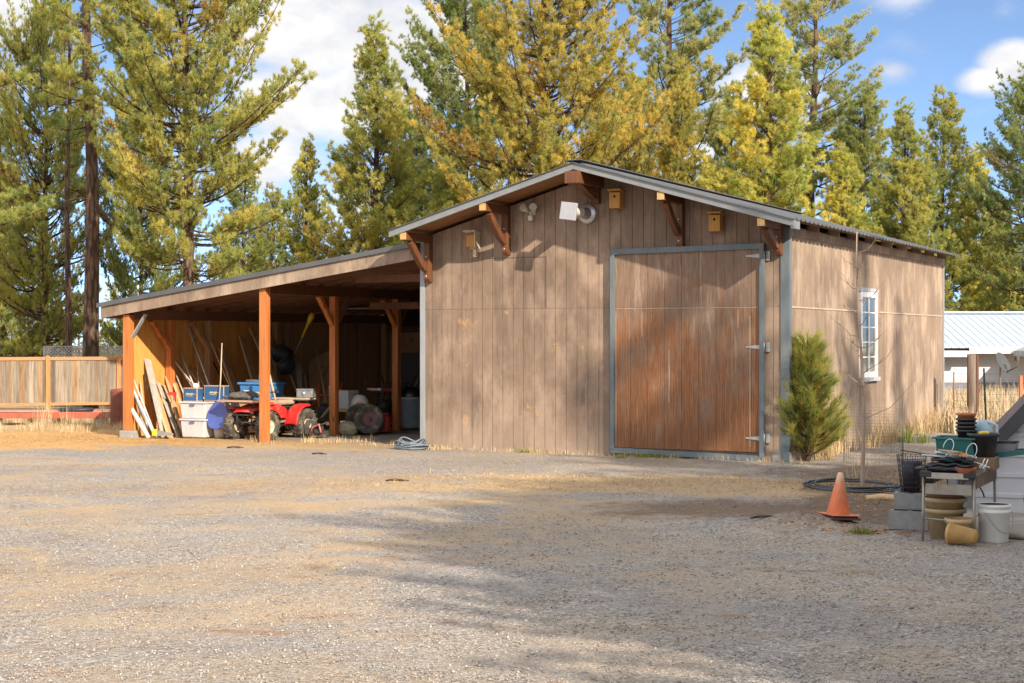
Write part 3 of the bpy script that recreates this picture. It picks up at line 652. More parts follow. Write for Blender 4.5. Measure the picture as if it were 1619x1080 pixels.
# to the right, beyond the side wall
tree('cone_b', 1368, 60, top=148, color=GREEN, rz=2.2, label='green pointed pine first right of the loose tall pine')
tree('cone', 1428, 56, top=172, color=OLIVE, rz=.2, label='yellow-olive pine second right of the loose tall pine, trunk showing', wide=.95)
tree('cone_b', 1488, 60, top=150, color=OLIVE, rz=4.1, label='sparse-topped pine above the back corner of the barn')
tree('cone', 1545, 64, top=240, color=YEL, rz=3.6, label='yellowish lower pine over the neighbouring blue roof', wide=.95)
tree('cone_b', 1330, 54, top=235, color=YEL, rz=5.6, label='pale rounded pine behind the middle of the side wall roof')
tree('full_b', 1625, 58, top=130, color=GREEN, rz=1.9, label='tall dark pine cut by the right edge of the view', wide=.8)
tree('cone', 1585, 74, top=330, color=GREEN, rz=.7, label='low green pine behind the blue roof near the right edge', wide=1.1)
# trees on the near side of the yard: they stand beyond the frame and throw the long shadows on the gravel and walls
def near(key, bx, by, Ht, rz, label, wide=1., color=OLIVE):
    return tree(key, 0, by, Ht=Ht, color=color, rz=rz, label=label, x=bx, wide=wide, group='pines on the near side of the yard')
near('full', 6.3, 4.3, 7.2, .7, 'small pine outside the view whose shadow edges the sunlit foreground gravel', 1.15)
near('full_b', 8.9, 4.6, 9.0, 2.0, 'pine outside the view shading the lower right corner of the gravel', 1.2)
near('full', 7.7, 4.6, 8.4, 4.1, 'bushy pine outside the view thickening the shade across the near gravel', 1.15)
near('full_b', 11.0, 5.0, 10.5, 5.2, 'second tall pine outside the view over the lower right gravel', 1.2)
near('full', 12.4, 9.2, 8.6, 1.2, 'round pine outside the view shading the soil beyond the cone', 1.2)
near('full', 10.8, 7.0, 9.0, 2.9, 'pine outside the view shading the gravel before the work table', 1.2)
near('full', 14.2, 12.2, 8.0, 3.9, 'bushy pine outside the view shading the white shed wall', 1.2)
near('full', 6.9, 3.2, 6.4, 2.2, 'low bushy pine outside the view shading the nearest gravel', 1.3)
near('ragged', 12.6, 9.0, 13.5, 5.0, 'thin pine outside the view softly shading the big door', 1.0)
near('ragged', 15.5, 13.5, 13.5, .4, 'thin pine outside the view dappling the side wall', .8)
near('column', 17.8, 14.5, 13.5, 1.4, 'column pine outside the view streaking the side wall', .7)
# the far wood closing the horizon: nobody could count it
def forest():
    rg = np.random.default_rng(5); Vt, Ft, Vn, Fn, Tn = [], [], [], [], []; bt = bn = 0
    gs = [pine_geo(seed=100+i, Ht=9+2*i, base=.06, Rad=2.2, prof=('cone', 'full', 'cone')[i % 3], nwh=15, per=5, e0=-5, e1=50, dens=.55, ns=.26, N=13, bare=2, tw=.05) for i in range(3)]
    for row, (d, st, k) in enumerate(((82, 2.6, .52), (98, 3.0, .62), (118, 3.4, .72))):
        x = -.40*d
        while x < .40*d:
            g = gs[int(rg.integers(3))]; s = k*(.62+.4*rg.random()); a = rg.random()*6.28; ca, sa = math.cos(a), math.sin(a); M = np.array([[ca, -sa, 0], [sa, ca, 0], [0, 0, 1]])
            p = np.array([x+rg.normal()*.6, d+rg.normal()*3, float(gz(0, d))]); 
            if not (row == 0 and .24*d < x < .36*d):
                Vt.append(g[0] @ M.T*s+p); Ft.append(g[1]+bt); bt += len(g[0]); Vn.append(g[2] @ M.T*s+p); Fn.append(g[3]+bn); bn += len(g[2]); Tn.append(g[4]+.3*(rg.random()-.5))
            x += st*(.7+.6*rg.random())
    r_ = thing('far_forest', None, None); r_['kind'] = 'stuff'
    soup('trunk', np.concatenate(Vt), np.concatenate(Ft), BARK, r_); c = soup('crown', np.concatenate(Vn), np.concatenate(Fn), NEEDLE, r_, np.concatenate(Tn)); c.color = (.42, .43, .19, 1)
forest()
# ---------------------------------------------------------------- things on the barn's gable
def onwall(px, py):
    """a point of the barn's front wall, as (u, z)"""
    k = (px-CX)/F; u = (k*O.y-O.x)/(UX.x-k*UX.y); d = O.y+UX.y*u; return u, H0+(HY-py)/F*d
OCHRE = wood('ochre_birdhouse_wood', (.42, .20, .045), (.56, .30, .085), None, 'z', 1.5)
DARKH = pm('dark_hole', (.012, .01, .008), .9)
PALEW = wood('pale_weathered_wood', (.42, .34, .23), (.58, .48, .34), None, 'z', 1.5)
for i, (px, py, label) in enumerate(((979, 316, 'ochre birdhouse with round hole, just right of the gable peak'), (1136, 352, 'ochre birdhouse with round hole, above the big door'))):
    u, z = onwall(px, py); t = thing('birdhouse', label, 'birdhouse', B(u, -.01, z-.15), ANG, 'birdhouses under the barn eaves')
    m = MB(); m.prism([(-.095, 0), (.095, 0), (.095, .26), (-.095, .26)], -.19, -.012); m.build('box', OCHRE, t, bevel=.004)
    m = MB(); M_ = Euler((R(-10), 0, 0)).to_matrix().to_4x4(); M_.translation = (0, -.12, .285); m.box(-.115, .115, -.11, .11, -.012, .012, M_); m.build('roof', OCHRE, t, bevel=.003)
    m = MB(); m.lathe([(0, 0), (.022, 0), (.022, .004), (0, .004)], 14, Matrix.Translation((0, -.190, .19)) @ Matrix.Rotation(R(90), 4, 'X')); m.build('entrance_hole', DARKH, t)
u, z = onwall(752, 380); t = thing('birdhouse', 'pale birdhouse with open orange front and a perch block below, leftmost of three', 'birdhouse', B(u, -.01, z-.14), ANG, 'birdhouses under the barn eaves')
m = MB(); m.box(-.10, .10, -.03, -.0, -.02, .27); m.box(.085, .105, -.21, -.03, .0, .26); m.build('box', PALEW, t, bevel=.003)
m = MB(); m.prism([(-.10, .02), (.084, .02), (.084, .22), (-.10, .22)], -.15, -.031); m.build('front_panel', OCHRE, t, bevel=.003)
m = MB(); m.cbox((0, -.12, .275), (.25, .27, .022), 0, R(-8)); m.build('roof', PALEW, t, bevel=.003)
m = MB(); m.cbox((.03, -.05, -.09), (.07, .08, .13)); m.build('perch_block', PALEW, t, bevel=.004)
# twin floodlight
u, z = onwall(843, 340); t = thing('floodlight', 'weathered white twin-head floodlight with motion sensor on the gable', 'floodlight', B(u, -.01, z), ANG)
OLDW = pm('yellowed_white', (.60, .58, .50), .5, 0, .12, 20, .1, 60, (1, 1, 1), (.33, .29, .22), .5)
m = MB(); m.lathe([(0, 0), (.075, 0), (.07, .03), (0, .035)], 20, Matrix.Translation((0, 0, .06)) @ Matrix.Rotation(R(90), 4, 'X')); m.build('base_plate', OLDW, t)
for s_ in (-1, 1):
    M_ = Matrix.Translation((s_*.075, -.13, .085)) @ Matrix.Rotation(R(62), 4, 'X') @ Matrix.Rotation(R(18*s_), 4, 'Y')
    m = MB(); m.lathe([(0, -.06), (.035, -.055), (.045, 0), (.072, .07), (.074, .085)], 18, M_); h = m.build('lamp_head', OLDW, t)
    m = MB(); m.lathe([(0, .080), (.068, .082)], 18, M_); m.build('lens', pm('lamp_lens', (.55, .55, .5), .2), h)
    m = MB(); m.tube([(s_*.02, -.035, .06), (s_*.05, -.08, .07)], .012); m.build('arm', OLDW, t)
m = MB(); m.cbox((0, -.08, -.055), (.075, .08, .085), 0, R(12)); m.tube([(0, -.03, .03), (0, -.07, -.02)], .013); m.build('motion_sensor', OLDW, t, bevel=.008)
# galvanised vent with the square white plate on its outer end
u, z = onwall(929, 338); t = thing('vent_pipe', 'galvanised vent pipe jutting from the gable with a square white plate on its end', 'vent pipe', B(u, -.012, z), ANG)
RX = Matrix.Rotation(R(90), 4, 'X')
m = MB(); m.lathe([(0, 0), (.175, 0), (.178, .012), (.15, .03), (.10, .05)], 28, RX); m.build('flange', GALV, t)
m = MB(); m.lathe([(.095, .03), (.092, .28), (.10, .285), (.10, .32), (.0, .32)], 24, RX); m.build('pipe', GALV, t)
m = MB(); m.lathe([(.085, .32), (.082, .62), (.075, .70), (0, .70)], 24, RX); m.build('collar', pm('cream_pipe', (.62, .59, .50), .5), t)
m = MB(); m.cbox((0, -.74, -.01), (.29, .05, .29), 0, R(0), R(8)); m.build('end_plate', pm('white_plate', (.36, .37, .41), .5, 0, .1, 4, .05, 60, (1, 1, 1), (.36, .35, .34), .5), t, bevel=.008)

# ---------------------------------------------------------------- far left: board fence, lattice, low red trailer
def board_mat():
    q = NT('weathered_fence_boards'); oi = q.n('ObjectInfo'); x = q.n('SeparateXYZ', Vector=q.tc.outputs['Object']).outputs[0]
    wn_ = q.n('TexWhiteNoise', {'noise_dimensions': '1D'}); q.put(wn_.inputs['W'], q.math('FLOOR', q.math('DIVIDE', x, .147)))
    g = q.noise(16, q.coord((1, 1, .07)), 7, .72, .4)
    col = q.ramp(wn_.outputs['Value'], [(.0, (.15, .125, .10)), (.3, (.34, .285, .225)), (.55, (.21, .185, .16)), (.8, (.32, .20, .11)), (1., (.41, .36, .295))])
    col = q.mix(1, col, q.ramp(g, [(.3, (.45, .42, .40)), (.6, (1., 1., 1.)), (.8, (1.2, 1.15, 1.1))]), 'MULTIPLY')
    return q.done(col, .85, 0, q.bump(g, .4, .01), .15)
FB = board_mat()
FA, FB_ = AT(-60, 54), AT(199, 56)
fd = (FB_-FA); fl = fd.length; fr = math.atan2(fd.y, fd.x)
RAIL = wood('fence_rail_wood', (.31, .155, .07), (.44, .235, .115), None, 'x', 1)
RAILZ = wood('fence_post_wood', (.36, .14, .045), (.52, .23, .08), None, 'z', 1)
fence = thing('board_fence', 'weathered grey plank fence with orange rails and posts beside the lean-to', 'fence', FA, fr)
nb_ = int((fl+1.2)/.147); p_ = 0
posts_x = [x_ for x_ in (2.82-2.42, 2.82, 5.24)]
m = MB(); V_ = []; F_ = []; rb = random.Random(4)
for i in range(nb_):
    x0 = i*.147; h = 1.70+rb.uniform(-.012, .012); y = rb.uniform(-.004, .004)
    V_ += [(x0, y, .12), (x0+.140, y, .12), (x0+.140, y, h), (x0, y, h), (x0+.141, y+.012, .12), (x0+.146, y+.012, .12), (x0+.146, y+.012, h), (x0+.141, y+.012, h)]
    b = 8*i; F_ += [(b, b+1, b+2, b+3), (b+1, b+4, b+7, b+2), (b+4, b+5, b+6, b+7)]
    if i < nb_-1: F_.append((b+5, b+8, b+11, b+6))
m.add(V_, F_); bo = m.build('board_panel', FB, fence); sd = bo.modifiers.new('t', 'SOLIDIFY'); sd.thickness = .02; sd.offset = -1
for x_ in posts_x:
    m = MB(); m.box(x_-.07, x_+.07, -.10, -.012, -.15, 1.84); m.build('post', RAILZ, fence, bevel=.006)
m = MB(); m.box(0, fl+1.1, -.055, -.014, 1.68, 1.80); m.build('rail', RAIL, fence)
m = MB(); m.box(0, fl+1.1, -.055, -.014, .10, .20); m.build('rail', RAIL, fence)
la, lb = AT(70, 60), AT(200, 60); t = thing('lattice_fence', 'grey diagonal lattice panel standing behind the board fence', 'lattice fence', la, 0)
LAT = pm('grey_lattice', (.30, .30, .31), .8, 0, .2, 9); lw = (lb-la).length+1.0
zb, zt = 1.55, 2.30
m = MB(); m.box(0, lw, -.02, .02, zt-.05, zt); m.box(0, lw, -.02, .02, zb-.05, zb); m.build('rail', LAT, t)
k = 0; xx = -.7
while xx < lw:
    for s_ in (1, -1):
        a0, a1 = (xx, xx+.7); z0, z1 = (zb, zt-.05) if s_ > 0 else (zt-.05, zb)
        c0, c1 = max(a0, 0), min(a1, lw)
        if c1-c0 < .05: continue
        f0, f1 = (c0-a0)/.7, (c1-a0)/.7
        m = MB(); m.beam((c0, .006*s_, z0+(z1-z0)*f0), (c1, .006*s_, z0+(z1-z0)*f1), .04, .010, (0, 1, 0)); o = m.build('slat', LAT, t)
    xx += .135
for x_ in (0, lw*.5, lw):
    m = MB(); m.box(x_-.05, x_+.05, .02, .10, -.1, zt); m.build('post', LAT, t)
m = MB(); m.box(0, lw, .03, .05, .0, zb-.05); m.build('board_panel', FB, t)

RED = pm('faded_red_paint', (.40, .085, .05), .6, 0, .3, 5, .2, 40, (1, 1, 1), (.25, .10, .06), .7)
RUSTB = pm('dark_rust_red', (.17, .05, .03), .75, 0, .3, 6, .3)
GREYP = wood('grey_old_planks', (.20, .18, .155), (.36, .33, .29), None, 'x', 1)
a0 = G(-40, 664); t = thing('flat_trailer', 'low faded red flatbed trailer in front of the plank fence', 'trailer', (a0.x, 37.6, zat(a0.x, 37.6)), R(2))
LT = AT(184, 37.6).x-a0.x
m = MB(); m.box(0, LT, -.03, .05, .16, .31); m.build('side_rail', RED, t, bevel=.008)
m = MB(); m.box(0, LT, 1.25, 1.33, .16, .31); m.build('side_rail', RED, t, bevel=.008)
m = MB(); m.box(0, LT, .05, 1.25, .21, .285); m.build('deck', GREYP, t, bevel=.005)
m = MB(); m.box(LT+.0, LT+.10, -.03, 1.33, .14, .33); m.build('end_beam', RED, t, bevel=.008)
m = MB(); m.beam((.4, .02, .33), (LT-1.6, .02, .33), .14, .035); m.build('loose_plank', GREYP, t)
for x_ in (.5, LT*.5, LT-.4):
    m = MB(); m.box(x_-.12, x_+.12, .0, .2, -.06, .159); m.build('support_block', GREYP, t)
m = MB(); m.lathe([(0, 0), (.23, 0), (.24, .02), (.24, .80), (.22, .86), (0, .88)], 20); o = m.build('rusty_drum', RUSTB, None, loc=tuple(AT(191, 36.6, zat(-9, 36.6)))); tag(o, 'rusty dark red drum standing against the left lean-to post', 'drum')
o = MB().lathe([(.0, 0), (.22, 0), (.30, .03), (.33, .09), (.30, .13), (.24, .11), (.22, .06), (0, .05)], 22).build('rubber_tub', BLACKP, None, loc=(AT(120, 38.1).x, 38.1, .29+zat(-10, 38))); tag(o, 'shallow black rubber tub lying on the red trailer deck', 'tub')
o.scale = (1.35, .9, .9)
# ---------------------------------------------------------------- stored under the lean-to
TYRE = pm('tyre_rubber', (.055, .050, .044), .85, 0, .3, 14, .5, 90, (1, 1, 1), (.24, .195, .14), .9)
RIMP = pm('rim_paint', (.50, .44, .33), .5, 0, .2, 10, .1)
REDP = pm('red_plastic', (.56, .022, .02), .45, 0, .18, 5, .08, 60, (1, 1, 1), (.34, .19, .14), .65)
FRAME = pm('dark_frame', (.035, .032, .03), .6, .2, .3, 12, .2, 60, (1, 1, 1), (.14, .11, .08), .5)
PMET = pm('pale_pole_metal', (.56, .54, .50), .45, .1, .15, 9, .05)
STEEL = pm('dull_steel', (.30, .30, .30), .5, .5, .2, 10, .1)
def tyre_prof(R_, w_, rr): 
    h = w_/2; return [(rr, -h*.72), (rr+.02, -h*.86), (R_-.05, -h), (R_-.018, -h*.86), (R_, -h*.5), (R_, h*.5), (R_-.018, h*.86), (R_-.05, h), (rr+.02, h*.86), (rr, h*.72)]
def wheel(parent, name, loc, R_, w_, rr, tread=True, rim=RIMP, rot=None):
    MX = Matrix.Rotation(R(90), 4, 'Y'); m = MB(); m.lathe(tyre_prof(R_, w_, rr), 32, MX)
    if tread:
        for k in range(18):
            a = k*20
            for s_ in (-1, 1):
                Mk = Matrix.Rotation(R(a+(10 if s_ > 0 else 0)), 4, 'X') @ Matrix.Translation((s_*w_*.24, 0, R_+.004)) @ Matrix.Rotation(R(25*s_), 4, 'Z')
                m.box(-w_*.22, w_*.22, -.016, .016, -.012, .012, Mk)
    t = m.build(name, TYRE, parent, loc=loc, rot=rot)
    m = MB(); m.lathe([(rr+.004, -w_*.30), (rr-.02, -w_*.22), (rr*.55, -w_*.10), (.045, -w_*.12), (.04, -w_*.16), (0, -w_*.16)], 24, MX); m.lathe([(rr+.004, w_*.30), (rr-.02, w_*.22), (rr*.55, w_*.10), (.045, w_*.12), (.04, w_*.2), (0, w_*.2)], 24, MX)
    for k in range(5): m.lathe([(0, w_*.115), (.012, w_*.115), (.012, w_*.15), (0, w_*.15)], 8, Matrix.Rotation(R(72*k), 4, 'X') @ MX @ Matrix.Translation((.075, 0, 0)))
    m.build('rim', rim, t); return t
def UP(px, v):
    """u on the line at depth v behind the barn's front that this column of the photo looks at"""
    k = (px-CX)/F; q_ = O+VX*v; return (k*q_.y-q_.x)/(UX.x-k*UX.y)
# --- the quad bike: nose towards the camera and a little to the left
q0 = Vector((-4.74, 30.95, 0)); atv = thing('quad_bike', 'muddy red quad bike with board and bag on its front rack, behind the second post', 'quad bike', (q0.x, q0.y, -.03), R(-30))
for s_ in (-1, 1):
    wheel(atv, 'wheel', (s_*.39, -.58, .285), .285, .20, .135)
    wheel(atv, 'wheel', (s_*.39, .56, .285), .285, .28, .125)
m = MB(); 
for s_ in (-1, 1):
    m.tube([(s_*.14, -.70, .33), (s_*.15, -.30, .27), (s_*.15, .3, .27), (s_*.13, .72, .36)], .02); m.tube([(s_*.12, -.66, .36), (s_*.12, -.2, .58), (s_*.12, .3, .62), (s_*.13, .72, .60)], .018)
    m.tube([(s_*.14, -.66, .33), (s_*.33, -.58, .27)], .018); m.tube([(s_*.14, -.50, .33), (s_*.33, -.58, .25)], .018); m.tube([(s_*.15, -.56, .55), (s_*.28, -.58, .30)], .024)
m.tube([(-.36, .56, .285), (.36, .56, .285)], .028); m.cbox((0, -.0, .38), (.26, .46, .26)); m.tube([(-.13, -.3, .27), (.13, -.3, .27)], .02); m.cbox((0, .5, .34), (.2, .25, .16))
m.build('frame', FRAME, atv)
m = MB(); m.cbox((0, .02, .44), (.22, .34, .20)); m.lathe([(0, -.14), (.09, -.14), (.09, .14), (0, .14)], 16, Matrix.Translation((0, -.05, .38)) @ Matrix.Rotation(R(90), 4, 'Y')); m.tube([(.13, -.12, .48), (.2, .0, .33), (.2, .5, .38), (.17, .75, .42)], .028); m.build('engine', STEEL, atv, bevel=.01)
m = MB()
for s_ in (-1, 1): m.tube([(s_*.16, -.72, .22), (s_*.18, -.80, .32), (s_*.18, -.80, .56), (s_*.15, -.74, .64)], .016)
m.tube([(-.25, -.80, .36), (.25, -.80, .36)], .016); m.tube([(-.27, -.80, .50), (.27, -.80, .50)], .016); m.build('bumper', FRAME, atv)
def shell(pts, half, mat, name, parent, thick=.02, cx=0):
    """a fender: profile in (y,z) swept across x with rounded shoulders"""
    vs, fs = [], []; prof = [(-1, -.10), (-.92, -.02), (-.6, 0), (0, .01), (.6, 0), (.92, -.02), (1, -.10)]; n = len(prof)
    for (y, z) in pts:
        for (sx, dz) in prof: vs.append((cx+sx*half, y, z+dz*.5))
    for i in range(len(pts)-1):
        for k in range(n-1): fs.append((i*n+k, i*n+k+1, (i+1)*n+k+1, (i+1)*n+k))
    m = MB(); m.add(vs, fs, True); o = m.build(name, mat, parent); s2 = o.modifiers.new('t', 'SOLIDIFY'); s2.thickness = thick; s2.offset = -1; ss = o.modifiers.new('s', 'SUBSURF'); ss.levels = 1; ss.render_levels = 1; return o
for s_ in (-1, 1):
    shell([(-.74, .62), (-.60, .665), (-.44, .63), (-.30, .53), (-.24, .42)], .13, REDP, 'front_fender', atv, cx=s_*.36)
    shell([(.16, .28), (.20, .44), (.28, .58), (.40, .66), (.54, .69), (.66, .68)], .16, REDP, 'rear_fender', atv, cx=s_*.35)
shell([(-.86, .56), (-.80, .63), (-.55, .70), (-.30, .74), (-.12, .72)], .24, REDP, 'hood', atv)
for s_ in (-1, 1):
    m = MB(); m.add([(s_*x, y, z) for x, y, z in ((.17, -.30, .46), (.19, .20, .40), (.19, .24, .58), (.15, .06, .70), (.15, -.30, .70), (.20, -.30, .46), (.23, .20, .40), (.23, .24, .58), (.19, .06, .68), (.18, -.30, .69))], [(0, 1, 2, 3, 4), (9, 8, 7, 6, 5), (0, 5, 6, 1), (1, 6, 7, 2), (2, 7, 8, 3), (3, 8, 9, 4), (4, 9, 5, 0)]); m.build('side_panel', REDP, atv, bevel=.015)
m = MB(); m.box(-.10, .10, -.28, -.02, .58, .74); m.build('fuel_tank', REDP, atv, bevel=.03)
m = MB(); m.box(-.13, .13, -.04, .62, .66, .76); m.build('seat', pm('tan_worn_seat', (.38, .30, .22), .7), atv, bevel=.035)
m = MB(); m.tube([(-.36, -.20, .93), (-.24, -.26, .93), (-.08, -.30, .86), (.08, -.30, .86), (.24, -.26, .93), (.36, -.20, .93)], .014); m.tube([(0, -.44, .45), (0, -.30, .86)], .02); m.build('handlebar', FRAME, atv)
m = MB()
for s_ in (-1, 1): m.tube([(s_*.36, -.20, .93), (s_*.30, -.23, .93)], .02)
m.build('grip', BLACKP, atv)
m = MB(); m.cbox((0, -.34, .88), (.16, .09, .10), 0, R(-15)); m.lathe([(0, 0), (.06, 0), (.065, .03), (0, .035)], 16, Matrix.Translation((0, -.39, .88)) @ Matrix.Rotation(R(90), 4, 'X')); m.build('headlight', pm('chrome', (.6, .6, .6), .25, .8), atv, bevel=.01)
m = MB()
for y in (-.92, -.72, -.5): m.tube([(-.36, y, .735), (.36, y, .735)], .010)
for s_ in (-1, -.33, .33, 1): m.tube([(s_*.36, -.92, .735), (s_*.36, -.5, .735)], .010)
for s_ in (-1, 1): m.tube([(s_*.2, -.74, .735), (s_*.16, -.72, .60)], .012)
m.build('front_rack', FRAME, atv)
m = MB()
for y in (.55, .75, .98): m.tube([(-.40, y, .745), (.40, y, .745)], .010)
for s_ in (-1, -.33, .33, 1): m.tube([(s_*.40, .55, .745), (s_*.40, .98, .745)], .010)
m.build('rear_rack', FRAME, atv)
RB = Matrix.Translation((q0.x, q0.y, -.03)) @ Matrix.Rotation(R(-30), 4, 'Z')
o = MB().box(-.56, .50, -.20, .24, 0, .035).build('rack_board', wood('pinkish_board', (.36, .20, .13), (.50, .31, .21), None, 'x'), None, loc=RB @ Vector((-.02, -.72, .752)), rz=R(-30)); tag(o, 'pinkish brown board lying across the front rack of the quad bike', 'board')
m = MB(); rgb_ = random.Random(3)
for k in range(5):
    pts = [(-.36+.72*i/9+rgb_.uniform(-.02, .02), -.1+.05*k+.03*math.sin(i*1.3+k), .03+.035*math.sin(math.pi*i/9)+.012*k+rgb_.uniform(0, .02)) for i in range(10)]; m.tube(pts, [.02+.025*math.sin(math.pi*(i+.5)/10) for i in range(10)], 7)
o = m.build('rolled_tarp', pm('dusty_dark_cloth', (.105, .095, .085), .9, 0, .4, 14, .4), None, loc=RB @ Vector((-.14, -.72, .79)), rz=R(-30)); tag(o, 'dusty dark rolled tarp heaped on the front rack of the quad bike', 'tarp')
o = MB().box(-.42, .36, -.19, .19, 0, .03).build('rack_board', wood('pale_board', (.40, .32, .24), (.55, .46, .36), None, 'x'), None, loc=RB @ Vector((.02, .76, .758)), rz=R(-24)); tag(o, 'pale grimy board lying on the rear rack of the quad bike', 'board')
t = thing('metal_box', 'small dull grey metal box on the rear rack of the quad bike', 'metal box', RB @ Vector((.25, .82, .79)), R(-12))
MBX = pm('grey_metal_box', (.26, .27, .28), .45, .5, .3, 12, .15); m = MB(); m.box(-.17, .17, -.12, .12, 0, .15); m.build('body', MBX, t, bevel=.012)
m = MB(); m.box(-.175, .175, -.125, .125, .15, .18); m.build('lid', MBX, t, bevel=.01); m = MB(); m.lathe([(0, 0), (.035, 0), (.035, .012), (0, .015)], 14, Matrix.Translation((-.02, -.12, .09)) @ Matrix.Rotation(R(90), 4, 'X')); m.build('dial', GALV, t)
o = MB().lathe([(0, 0), (.035, 0), (.037, .14), (.03, .16), (.018, .18), (0, .18)], 14, Matrix.Rotation(R(35), 4, 'Y')).build('water_bottle', pm('turquoise_plastic', (.05, .42, .55), .35), None, loc=RB @ Vector((.10, -.30, .76))); tag(o, 'turquoise bottle lying by the handlebar of the quad bike', 'bottle')

# --- clear bins with two blue boxes on top
CLEAR = pm('cloudy_bin', (.50, .50, .52), .35, 0, .12, 6, .05)
def bin_(u, v, z, w_, d_, h, label, rz=0):
    p = B(u, v, z); t = thing('storage_bin', label, 'storage bin', p, ANG+rz, 'cloudy plastic storage bins')
    m = MB(); k = .90; x, y = w_/2, d_/2
    m.add([(-x*k, -y*k, 0), (x*k, -y*k, 0), (x*k, y*k, 0), (-x*k, y*k, 0), (-x, -y, h), (x, -y, h), (x, y, h), (-x, y, h)], BF); m.build('tub', CLEAR, t, bevel=.02)
    m = MB(); m.box(-x-.02, x+.02, -y-.02, y+.02, h+.001, h+.035); m.build('lid', CLEAR, t, bevel=.008)
    m = MB(); m.box(-.055, .055, -y-.03, -y-.0, h-.045, h-.012); m.build('latch', pm('blue_grey_latch', (.10, .12, .20), .5), t, bevel=.004); return t
bu, bv = -5.42, .52
bin_(bu+.02, bv, 0, .60, .46, .33, 'lower cloudy white plastic bin standing on the ground beside leaning boards')
bin_(bu, bv+.02, .367, .62, .46, .30, 'upper cloudy white plastic bin stacked under a blue box', R(2))
bin_(bu+.36, bv+.32, .36, .52, .42, .32, 'second upper cloudy bin half hidden behind, under the larger blue box', R(-6))
bin_(bu+.42, bv+.36, 0, .52, .42, .32, 'cloudy bin standing behind the front bin stack')
BOXB = pm('blue_cardboard', (.022, .085, .21), .6, 0, .12, 5, .03); KRAFT = pm('kraft_card', (.48, .33, .19), .8, 0, .12, 8, .1)
PRT = pm('cream_print', (.62, .47, .30), .7)
def bluebox(u, v, z, w_, d_, h, label, rz=0, wide=True):
    t = thing('blue_box', label, 'cardboard box', B(u, v, z), ANG+rz, 'blue printed cardboard boxes')
    m = MB(); m.box(-w_/2, w_/2, -d_/2, d_/2, 0, h); m.build('carton', KRAFT, t, bevel=.004)
    e = .014; m = MB(); m.box(-w_/2+e, w_/2-e, -d_/2-.004, -d_/2-.001, e, h-e); m.build('printed_panel', BOXB, t); m = MB(); m.box(w_/2+.001, w_/2+.004, -d_/2+e, d_/2-e, e, h-e); m.build('printed_panel', BOXB, t)
    # the pale stylised lettering is only a row of soft strokes at this distance
    x = -.085; k = 0
    f = Matrix.Translation((0, -d_/2-.004, h*.53))
    m = MB()
    for (x0, z0, x1, z1, wd_) in ((-.10, -.018, -.07, .022, .018), (-.07, .022, -.045, -.015, .015), (-.04, -.015, -.04, .02, .014), (-.04, .02, -.012, .002, .013), (-.005, -.016, .018, .022, .015), (.018, .022, .04, -.016, .015), (.05, -.016, .05, .022, .014), (.05, .022, .08, .0, .013), (.09, .002, .13, .0, .007), (-.09, -.036, .07, -.036, .007)):
        m.beam((x0, -d_/2-.0055, h*.53+z0), (x1, -d_/2-.0055, h*.53+z1), wd_, .003, (0, 1, 0))
    o = m.build('lettering', PRT, t); return t
bluebox(bu-.02-.12, bv+.0, .703, .345, .20, .265, 'smaller blue box with tan edges, left one on the cloudy bins')
bluebox(bu+.32, bv+.16, .716, .46, .22, .30, 'larger blue box with tan edges, right one on the cloudy bins', R(4))
o = MB().lathe([(0, 0), (.05, 0), (.06, .05), (.03, .09), (0, .09)], 14).build('white_cup', WHITE, None, loc=B(bu-.08, bv, .969)); tag(o, 'small white plastic cup on the left blue box', 'cup')
# --- blue scoop shovel
t = thing('snow_shovel', 'round blue plastic shovel with white sticker leaning on its long wooden handle', 'shovel', B(UP(342, .30), .30, .0), ANG, None); t.rotation_euler = (R(-10), R(-4), ANG)
BLU = pm('blue_plastic', (.06, .09, .32), .4, 0, .12, 6, .05)
out = [(0, .80), (.06, .74), (.22, .60), (.285, .44), (.27, .30), (.20, .20), (.0, .15), (-.20, .20), (-.27, .30), (-.285, .44), (-.22, .60), (-.06, .74)]
vs = [(0, .05, .45)]+[(x, 0, z) for x, z in out]+[(x*.6, .045, .45+(z-.45)*.6) for x, z in out]; fs = []; n_ = len(out)
for i in range(n_): j = (i+1) % n_; fs += [(1+i, 1+j, 1+n_+j, 1+n_+i), (1+n_+i, 1+n_+j, 0)]
m = MB(); m.add(vs, fs, True); o = m.build('scoop', BLU, t); s2 = o.modifiers.new('t', 'SOLIDIFY'); s2.thickness = .012; s3 = o.modifiers.new('s', 'SUBSURF'); s3.levels = 1; s3.render_levels = 1
m = MB(); m.cbox((-.07, .028, .62), (.07, .006, .11), 0, R(15), R(-25)); m.build('sticker', WHITE, o)
m = MB(); m.tube([(0, .03, .70), (-.02, .06, 1.2), (-.05, .08, 1.9)], .0115); m.build('handle', PALEW, t)
t = thing('bucket', 'small translucent bucket with blue rim under the blue shovel', 'bucket', B(UP(349, .55), .55), 0)
m = MB(); m.lathe([(0, 0), (.12, 0), (.145, .26), (.15, .27), (.142, .27), (.118, .01), (0, .01)], 22); m.build('pail', CLEAR, t); m = MB(); m.lathe([(.150, .25), (.158, .25), (.158, .285), (.150, .285)], 22); m.build('rim', pm('aqua_rim', (.12, .35, .50), .4), t)

